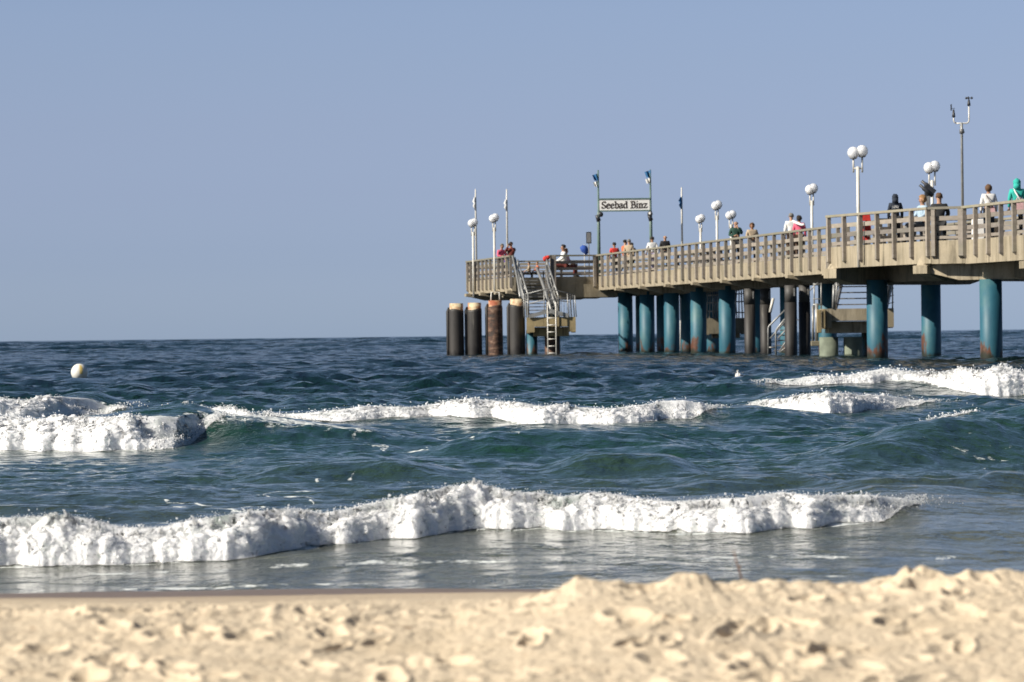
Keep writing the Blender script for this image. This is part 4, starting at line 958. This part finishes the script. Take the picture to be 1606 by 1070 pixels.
# buoy, gull, twig
xb_,yb_=X_at(124.5,134,583),134.; zw=float(H(np.array([xb_]),np.array([yb_]))[0]); zc=Z_at(124.5,584,134)
by=empty('buoy',(xb_,yb_,zc),'white ball shaped buoy with a faded yellow patch floating at the left','buoy')
MB().ball((xb_,yb_,zc),(.245,.245,.25),28,18).build('ball',M['buoy'],by)
mb=MB(); vs=[];nn=6
for i in range(nn):
    for j in range(nn+3):
        az=-1.57+.12+.38*i/(nn-1); el=.95-1.15*j/(nn+2); vs.append((xb_+.2475*math.cos(el)*math.cos(az),yb_+.2475*math.cos(el)*math.sin(az),zc+.2525*math.sin(el)))
mb.add(vs,[(i*(nn+3)+j,i*(nn+3)+j+1,(i+1)*(nn+3)+j+1,(i+1)*(nn+3)+j) for i in range(nn-1) for j in range(nn+2)],True).build('patch',M['yellow'],by)
MB().tube([(xb_,yb_,zc-.24),(xb_,yb_,zc-.45)],.03,8).build('shackle',M['dark'],by)
# gull floating, facing the beach
Dq=104; q=P(1158.5,590,Dq); q.z=max(q.z,float(np.max(H(np.array([q.x]*5),np.array([Dq-.3,Dq-1,Dq-2,Dq-4,Dq+.1]))))+.06)
def skin_mesh(name,verts,edges,radii,m,parent=None,sub=1,loc=None,rz=0,root=0):
    me=bpy.data.meshes.new(name); me.from_pydata([tuple(v) for v in verts],edges,[]); o=bpy.data.objects.new(name,me); COL.objects.link(o)
    sk=o.modifiers.new('s','SKIN'); 
    if not me.skin_vertices:
        bm=bmesh.new(); bm.from_mesh(me); bm.verts.layers.skin.verify(); bm.to_mesh(me); bm.free()
    for i,r in enumerate(radii):
        s=me.skin_vertices[0].data[i]; s.radius=(r,r) if not isinstance(r,tuple) else r; s.use_root=(i==root)
    sk.use_smooth_shade=True
    sb=o.modifiers.new('u','SUBSURF'); sb.levels=sub; sb.render_levels=sub
    dg=bpy.context.evaluated_depsgraph_get(); me2=bpy.data.meshes.new_from_object(o.evaluated_get(dg)); bpy.data.objects.remove(o); bpy.data.meshes.remove(me)
    me2.name=name; me2.materials.clear(); me2.materials.append(m)
    for p in me2.polygons: p.use_smooth=True
    o=bpy.data.objects.new(name,me2); 
    if loc is not None: o.location=loc
    o.rotation_euler=(0,0,rz); link(o,parent); return o
gv=[(.06,.02,0),(.0,.0,.02),(-.07,-.01,.04),(-.03,-.01,.10),(-.045,-.01,.17),(-.05,-.012,.21),(.16,.03,.02)]
g=empty('gull',tuple(q+Vector((0,0,-.09))),'small white gull floating on the water right of the middle, below the pier','gull',rz=0.9); g.scale=(.8,.8,.8)
skin_mesh('body',gv,[(0,1),(1,2),(2,3),(3,4),(4,5),(0,6)],[.065,.075,.055,.035,.034,.028,.02],M['white'],g,2,root=1)
mbv=[(.02,-.055,.04),(.10,-.05,.035),(.2,-.03,.03)]; skin_mesh('wing',mbv,[(0,1),(1,2)],[.03,.035,.012],M['grey'],g,1); skin_mesh('wing',[(a,-b+.03,c) for a,b,c in mbv],[(0,1),(1,2)],[.03,.035,.012],M['grey'],g,1)
skin_mesh('beak',[(-.075,-.012,.20),(-.12,-.014,.19)],[(0,1)],[.011,.005],M['yellow'],g,1)
tx=X_at(1157,13.6,880); tz=EYE-(897-hor(1157))/F*13.6
o=MB().tube([(tx+.012,13.6,tz-.03),(tx+.003,13.6,tz+.012),(tx-.004,13.6,tz+.03),(tx-.012,13.6,tz+.065)],[.0035,.003,.0025,.0015],7).tube([(tx+.003,13.6,tz+.012),(tx+.012,13.6,tz+.02)],[.0025,.0015],6).build('twig',M['twig'],None,org=(tx,13.6,tz)); tag(o,'thin brown twig sticking up behind the sand rim right of the middle','twig')
# ---------------------------------------------------------------- people
def joints(pose):
    J=dict(pel=(0,0,.95),sp=(0,0,1.12),ch=(0,0,1.32),nb=(0,.0,1.46),nk=(0,-.01,1.52),hd=(0,-.025,1.60),hm=(0,-.02,1.665),ht=(0,-.01,1.70),ns=(0,-.125,1.625))
    for s,n in ((-1,'l'),(1,'r')):
        J['sh'+n]=(s*.185,0,1.41);J['el'+n]=(s*.235,.02,1.14);J['wr'+n]=(s*.245,-.05,.90);J['pa'+n]=(s*.245,-.065,.82)
        J['hp'+n]=(s*.095,0,.90);J['kn'+n]=(s*.105,-.02,.50);J['an'+n]=(s*.11,.02,.09);J['to'+n]=(s*.12,-.13,.045)
    def arm(n,el,wr,pa): J['el'+n]=el;J['wr'+n]=wr;J['pa'+n]=pa
    if pose=='walk':
        J['knl']=(-.10,-.16,.52);J['anl']=(-.10,-.22,.10);J['tol']=(-.11,-.36,.06);J['knr']=(.10,.06,.50);J['anr']=(.10,.28,.14);J['tor']=(.11,.17,.05)
        J['ell']=(-.25,.12,1.16);J['wrl']=(-.25,.12,.92);J['pal']=(-.25,.10,.84);J['elr']=(.25,-.08,1.15);J['wrr']=(.24,-.24,.97);J['par']=(.24,-.30,.91)
    if pose=='photo':
        arm('l',(-.25,-.20,1.28),(-.08,-.23,1.54),(-.055,-.20,1.61)); arm('r',(.25,-.20,1.28),(.08,-.23,1.54),(.055,-.20,1.61))
        J['knl']=(-.08,-.05,.52);J['anl']=(-.05,.0,.09);J['tol']=(-.08,-.14,.045);J['knr']=(.26,.04,.52);J['anr']=(.46,.05,.10);J['tor']=(.56,-.08,.05)
    if pose=='mouth':
        arm('r',(.22,-.16,1.22),(.05,-.20,1.46),(.02,-.17,1.54)); arm('l',(-.27,-.05,1.18),(-.10,-.22,1.14),(-.02,-.24,1.15))
    if pose=='front_hands':
        arm('r',(.25,-.02,1.17),(.13,-.24,1.10),(.07,-.27,1.10)); arm('l',(-.25,-.02,1.17),(-.13,-.24,1.10),(-.07,-.27,1.12))
    if pose=='hug':      # right arm laid round a neighbour on the right (seen from behind: rotates with the body)
        arm('l',(-.46,.06,1.32),(-.68,.0,1.27),(-.75,-.03,1.25))
    if pose=='lean':     # forearms on a rail in front
        for k in('sp','ch','nb','nk','hd','hm','ht','ns'):
            x,y,z=J[k]; t=(z-.95); J[k]=(x,y-t*.22,z-t*.03)
        for s,n in ((-1,'l'),(1,'r')): J['sh'+n]=(s*.185,-.11,1.39);J['el'+n]=(s*.27,-.18,1.14);J['wr'+n]=(s*.16,-.38,1.12);J['pa'+n]=(s*.10,-.43,1.12)
    if pose=='sit':
        dz=-.42
        for k in list(J):
            if k[:2] not in('kn','an','to'): x,y,z=J[k]; J[k]=(x,y+.05,z+dz)
        for s,n in ((-1,'l'),(1,'r')):
            J['kn'+n]=(s*.13,-.42,.52);J['an'+n]=(s*.13,-.40,.10);J['to'+n]=(s*.14,-.54,.045);J['el'+n]=(s*.25,-.02,.78);J['wr'+n]=(s*.17,-.24,.66);J['pa'+n]=(s*.14,-.31,.63)
    return J
BODY_E=[('pel','sp'),('sp','ch'),('ch','nb'),('nb','nk'),('nk','hd'),('hd','hm'),('hm','ht'),('hd','ns')]+[(a+n,b+n) for n in 'lr' for a,b in (('sh','el'),('el','wr'),('wr','pa'),('hp','kn'),('kn','an'),('an','to'))]+[('ch','shl'),('ch','shr'),('pel','hpl'),('pel','hpr')]
RB=dict(pel=.135,sp=.118,ch=.135,nb=.075,nk=.052,hd=.075,hm=.090,ht=.062,ns=.014,sh=.062,el=.042,wr=.028,pa=.034,hp=.088,kn=.056,an=.038,to=.036)
def sub_skel(J,names,edges,rad): 
    idx={n:i for i,n in enumerate(names)}; return [J[n] for n in names],[(idx[a],idx[b]) for a,b in edges],[rad(n) for n in names]
def person(px,ytop,D,face,pose,top,legs,hair,label,skin='skin',hairk='short',hood=False,cat='person',z0=ZD,extras=(),long_top=False,sz=None,name='person',tilt=0,fwd=None):
    x=X_at(px,D,ytop); J=joints(pose); topz=max(J['ht'][2]+.06,0)
    sc=sz or (Z_at(px,ytop,D)-z0)/topz
    o=empty(name,(x,D,z0),label,cat,rz=face)
    J={k:Vector(v)*sc for k,v in J.items()}
    rad=lambda n:(RB.get(n) or RB[n[:2]])*sc
    names=list(J); vs,es,rs_=sub_skel(J,names,BODY_E,rad); nn=list(vs)
    # five fingers on each hand
    for n in 'lr':
        pa=J['pa'+n]; wr=J['wr'+n]; d=(pa-wr).normalized(); side=d.cross(Vector((0,1,0.2))); side=side.normalized() if side.length>.01 else Vector((1,0,0)); nrm=side.cross(d)
        ip=names.index('pa'+n)
        for k in range(4):
            off=side*(k-1.5)*.021*sc; L=(.070,.080,.075,.058)[k]*sc; b=len(nn)
            nn+= [pa+off+d*.02*sc, pa+off*1.05+d*(.02*sc+L*.5)-nrm*.012*sc, pa+off*1.05+d*(.02*sc+L*.85)-nrm*.04*sc]; rs_+=[.010*sc,.009*sc,.007*sc]; es+=[(ip,b),(b,b+1),(b+1,b+2)]
        b=len(nn); nn+=[pa-d*.01*sc+side*.045*sc-nrm*.01*sc, pa+d*.03*sc+side*.062*sc-nrm*.025*sc]; rs_+=[.011*sc,.008*sc]; es+=[(ip,b),(b,b+1)]
    body=skin_mesh('body',nn,es,rs_,M[skin],o,1)
    tn=['pel','sp','ch','nb','shl','ell','wrl','shr','elr','wrr']; te=[('pel','sp'),('sp','ch'),('ch','nb'),('ch','shl'),('shl','ell'),('ell','wrl'),('ch','shr'),('shr','elr'),('elr','wrr')]
    Jt=dict(J); 
    if long_top: tn+=['hpl','hpr']; te+=[('pel','hpl'),('pel','hpr')]
    short='short' in extras
    if short:
        for n in 'lr': Jt['el'+n]=J['sh'+n].lerp(J['el'+n],.75)
        tn=[t for t in tn if t[:2]!='wr']; te=[e for e in te if e[1][:2]!='wr']
    v,e,r=sub_skel(Jt,tn,te,lambda n:rad(n)*(1.12 if n[:2] not in('el','wr') else 1.25)+.012*sc); skin_mesh('jacket' if not short else 'shirt',v,e,r,M[top],o,1)
    ln=['pel','hpl','knl','anl','hpr','knr','anr']; le=[('pel','hpl'),('hpl','knl'),('knl','anl'),('pel','hpr'),('hpr','knr'),('knr','anr')]
    v,e,r=sub_skel(J,ln,le,lambda n:rad(n)*1.1+.012*sc if n!='pel' else rad(n)*1.06); skin_mesh('trousers',v,e,r,M[legs],o,1)
    for n in 'lr':
        a,t=J['an'+n],J['to'+n]; sh=MB(); sh.tube([a+(a-t)*.25+Vector((0,0,-.035*sc)),a.lerp(t,.5)+Vector((0,0,-.01*sc)),t+(t-a)*.15],[.045*sc,.05*sc,.03*sc],8)
        me=sh.build('shoe',M['black'],None); me.parent=o
    hm=J['hm']; 
    def cap(name,c,rr,m,bot):
        mb=MB(); mb.ball((0,0,0),1,18,12); 
        out=[]
        for i,v_ in enumerate(mb.v):
            w_=v_.copy()
            if w_.z<bot: w_.z=bot+(w_.z-bot)*.25
            if w_.y<-.2 and w_.z<.35: w_.y=-.2+(w_.y+.2)*.25
            f=1+.07*math.sin(w_.x*7+w_.z*9+px)+.05*math.sin(w_.y*11+px*2)
            out.append(Vector((w_.x*rr[0]*f,w_.y*rr[1]*f,w_.z*rr[2]*f))+c)
        mb.v=out; q_=mb.build(name,M[m],None); q_.parent=o; return q_
    if hood:
        cap('hood',hm+Vector((0,.02,-.01))*sc,(.118*sc,.128*sc,.135*sc),top,-1)
        mbx=MB().tube([J['nb']+Vector((0,.03*sc,0)),hm+Vector((0,.04*sc,-.03*sc))],[.115*sc,.11*sc],12); q_=mbx.build('hood_neck',M[top],None); q_.parent=o
    elif hairk=='bob': cap('hair',hm+Vector((0,.015,-.01))*sc,(.118*sc,.125*sc,.125*sc),hair,-1)
    elif hairk=='short': cap('hair',hm+Vector((0,.012,.015))*sc,(.100*sc,.108*sc,.098*sc),hair,-.3)
    elif hairk=='bald': cap('hair',hm+Vector((0,.03,-.015))*sc,(.092*sc,.085*sc,.06*sc),hair,-.5)
    # face
    for s in (-1,1):
        for nm_,c,r_,m_ in (('eye',(s*.032,-.098,.0),.011,'black'),('ear',(s*.092,-.01,-.02),.022,skin)):
            mb=MB().ball(hm+Vector(c)*sc+Vector((0,0,-.012*sc)),(r_*sc*(.6 if nm_=='ear' else 1),r_*sc,r_*sc),8,6); q_=mb.build(nm_,M[m_],None); q_.parent=o
    mb=MB().ball(hm+Vector((0,-.088,-.078))*sc,(.024*sc,.012*sc,.007*sc),8,6); q_=mb.build('mouth',M['darkred'],None); q_.parent=o
    if tilt: o.rotation_euler=(0,tilt,face)
    for ex in extras:
        if ex=='strap' or ex=='strapw':
            yb=(.17*sc)
            m_='brown' if ex=='strap' else 'white'; c_=J['ch']
            q_=MB().tube([c_+Vector((.10*sc,.02,.16*sc)),c_+Vector((.07*sc,yb,.05*sc)),c_+Vector((-.05*sc,yb+.02,-.15*sc)),c_+Vector((-.14*sc,.15*sc,-.32*sc))],.012*sc if ex=='strap' else .024*sc,6).build('strap',M[m_],None); q_.parent=o
        if ex=='letters':
            mb=MB(); c_=J['ch']
            for i in range(5):
                u=(i-2)*.045*sc; mb.tube([c_+Vector((u,.178*sc,.05*sc-abs(i-2)*.01)),c_+Vector((u+.008,.172*sc,-.05*sc-abs(i-2)*.012))],.007*sc,5)
            for i in range(4): u=(i-1.5)*.045*sc; mb.tube([c_+Vector((u-.012,.172*sc,-.02*sc)),c_+Vector((u+.014,.172*sc,-.02*sc))],.006*sc,5)
            q_=mb.build('back_print',M['white'],None); q_.parent=o
        if ex=='camera':
            q_=MB().box(hm+Vector((0,-.16,-.02))*sc,(.13*sc,.07*sc,.09*sc)).tube([hm+Vector((0,-.19,-.02))*sc,hm+Vector((0,-.28,-.02))*sc],.035*sc,10).build('camera_body',M['black'],None)
            # held thing: top level
            q_.name='photo_camera'; q_.location=o.location; q_.rotation_euler=o.rotation_euler; tag(q_,'black camera held to the face of the person in dark red','camera')
    return o
PI=math.pi
def WD(px,inset=.6): return (40.04+inset)/((px-803)/F+.1365)    # depth on the walkway, inset from its railing
def bag(px,y,D,r,m,label,name='shoulder_bag'):
    c=P(px,y,D); mb=MB().box(c,(r*2,r*.9,r*1.7),taper=.8); mb.tube([c+Vector((-r*.7,0,r*.8)),c+Vector((-r*.3,0,r*1.7)),c+Vector((r*.3,0,r*1.7)),c+Vector((r*.7,0,r*.8))],.015,6)
    o=mb.build(name,M[m],None,org=tuple(c)); tag(o,label,'bag'); return o
person(801.5,380,257.4,-.35,'photo','darkred','jeans','hair_dark','person in dark red top and jeans aiming a camera at the pier head corner','skin_tan','short',extras=('camera',),sz=None)
person(784.5,383,262,.6,'lean','pink','grey','hair_grey','person in pink and red leaning on the railing behind the lamp over the rusty pile','skin','short')
person(793,392,264,PI,'sit','purple','black','hair_dark','low person in purple behind the railing next to the camera user','skin_tan','short',sz=1.02)
person(882,384,260.6,-1.45,'sit','white','darkred','hair_dark','person in white sitting sideways on the bench left of the blue parasol','skin_tan','short')
person(889,390,260.9,1.2,'sit','palepink','darkred','hair_brown','person in pale pink with dark red trousers sitting facing the person in white','skin','bob')
person(829,417,267.2,-1.6,'sit','beige','black','hair_dark','leftmost of the two low seated people behind the stair opening','skin','short',sz=.75)
person(842,417,267.4,-1.3,'sit','orange','black','hair_brown','rightmost of the two low seated people behind the stair opening','skin','short',sz=.75)
person(963.6,380.5,WD(963.6,0.8),PI+.2,'stand','red','black','hair_dark','person with dark hair in a red shirt below the sign gate','skin_tan','short',extras=('short',))
person(980.2,376.5,WD(980.2,1.6),2.2,'walk','orange','grey','hair_dark','person in orange partly hidden behind the person in beige','skin','short')
person(986.5,375.5,WD(986.5,0.6),PI-.3,'stand','beige','beige','hair_grey','grey haired person in beige shirt and trousers below the sign gate','skin','short')
person(991,381,WD(991,1.5),PI+.5,'walk','black','black','hair_dark','person in dark clothes just right of the person in beige','skin','short')
person(1023,371.5,WD(1023,1.0),PI+.2,'walk','white','lilac','hair_dark','black haired person in white shirt and pale lilac trousers below the right gate post','skin_tan','short')
person(1043,368.5,WD(1043,0.8),.2,'stand','black','black','hair_grey','bald person in black jacket and trousers right of the gate','skin','bald')
person(1154,346,WD(1154,0.6),.1,'mouth','dkgreen','black','hair_grey','bald man in dark green jacket holding a hand to his mouth','skin','bald')
person(1179.5,350,WD(1179.5,0.6),.1,'front_hands','beige','grey','hair_brown','brown haired woman in beige coat and white shirt right of the man in dark green','skin_tan','bob')
person(1241,335,WD(1241,0.6),PI,'stand','white','brown','hair_grey','grey haired man in white shirt with an arm round the person in pink','skin','short')
# his arm and her body touch: she stands close on his right
person(1253.5,338.5,WD(1253.5,0.6),PI-.2,'stand','pink','brown','hair_dark','dark haired person in bright pink top beside the man in white','skin_tan','bob')
q_=skin_mesh('arm',[P(1243,347,204.6),P(1250,350,203.9),P(1258,353,203.1),P(1262,352,203.0)],[(0,1),(1,2),(2,3)],[.075,.07,.055,.05],M['white'],None,1)
for o_ in bpy.data.objects:
    if o_.get('label','').startswith('grey haired man in white shirt'): q_.data.transform(Matrix.Rotation(-PI,4,'Z')@Matrix.Translation(-o_.location)); q_.name='sleeve'; q_.parent=o_; break
person(1404,305.5,171.6,PI,'stand','navy','black','hair_dark','person in a dark hooded jacket with pale print on the back','skin','short',hood=True,extras=('letters',),long_top=True)
person(1444.8,311,169.2,-1.1,'sit','lightblue','grey','hair_blond','blond woman in light blue sitting left of the coin telescope','skin','bob',sz=1.30)
person(1473,308.5,168.8,PI-.1,'sit','black','black','hair_brown','short haired man in a black jacket sitting right of the coin telescope','skin','short',sz=1.34,long_top=True)
person(1550.5,290,164.6,PI,'stand','white','navy','hair_brown','brown haired woman in white top with a thin strap across her back','skin_tan','bob',extras=('strap',))
bag(1556,331,164.1,.12,'palepink','small pale bag at the hip of the woman in white')
person(1595,281.5,161.2,PI,'stand','teal_c','black','hair_dark','person in a turquoise hooded top with white strap at the right edge','skin','short',hood=True,extras=('strapw',))
bag(1598.5,325,160.7,.19,'palepink','large pale pink bag on the back of the person in turquoise')
# ---------------------------------------------------------------- one unit = K metres
for me in bpy.data.meshes: me.transform(Matrix.Scale(K,4))
for o in bpy.data.objects:
    if o.type in ('MESH','EMPTY'): o.location=Vector(o.location)*K
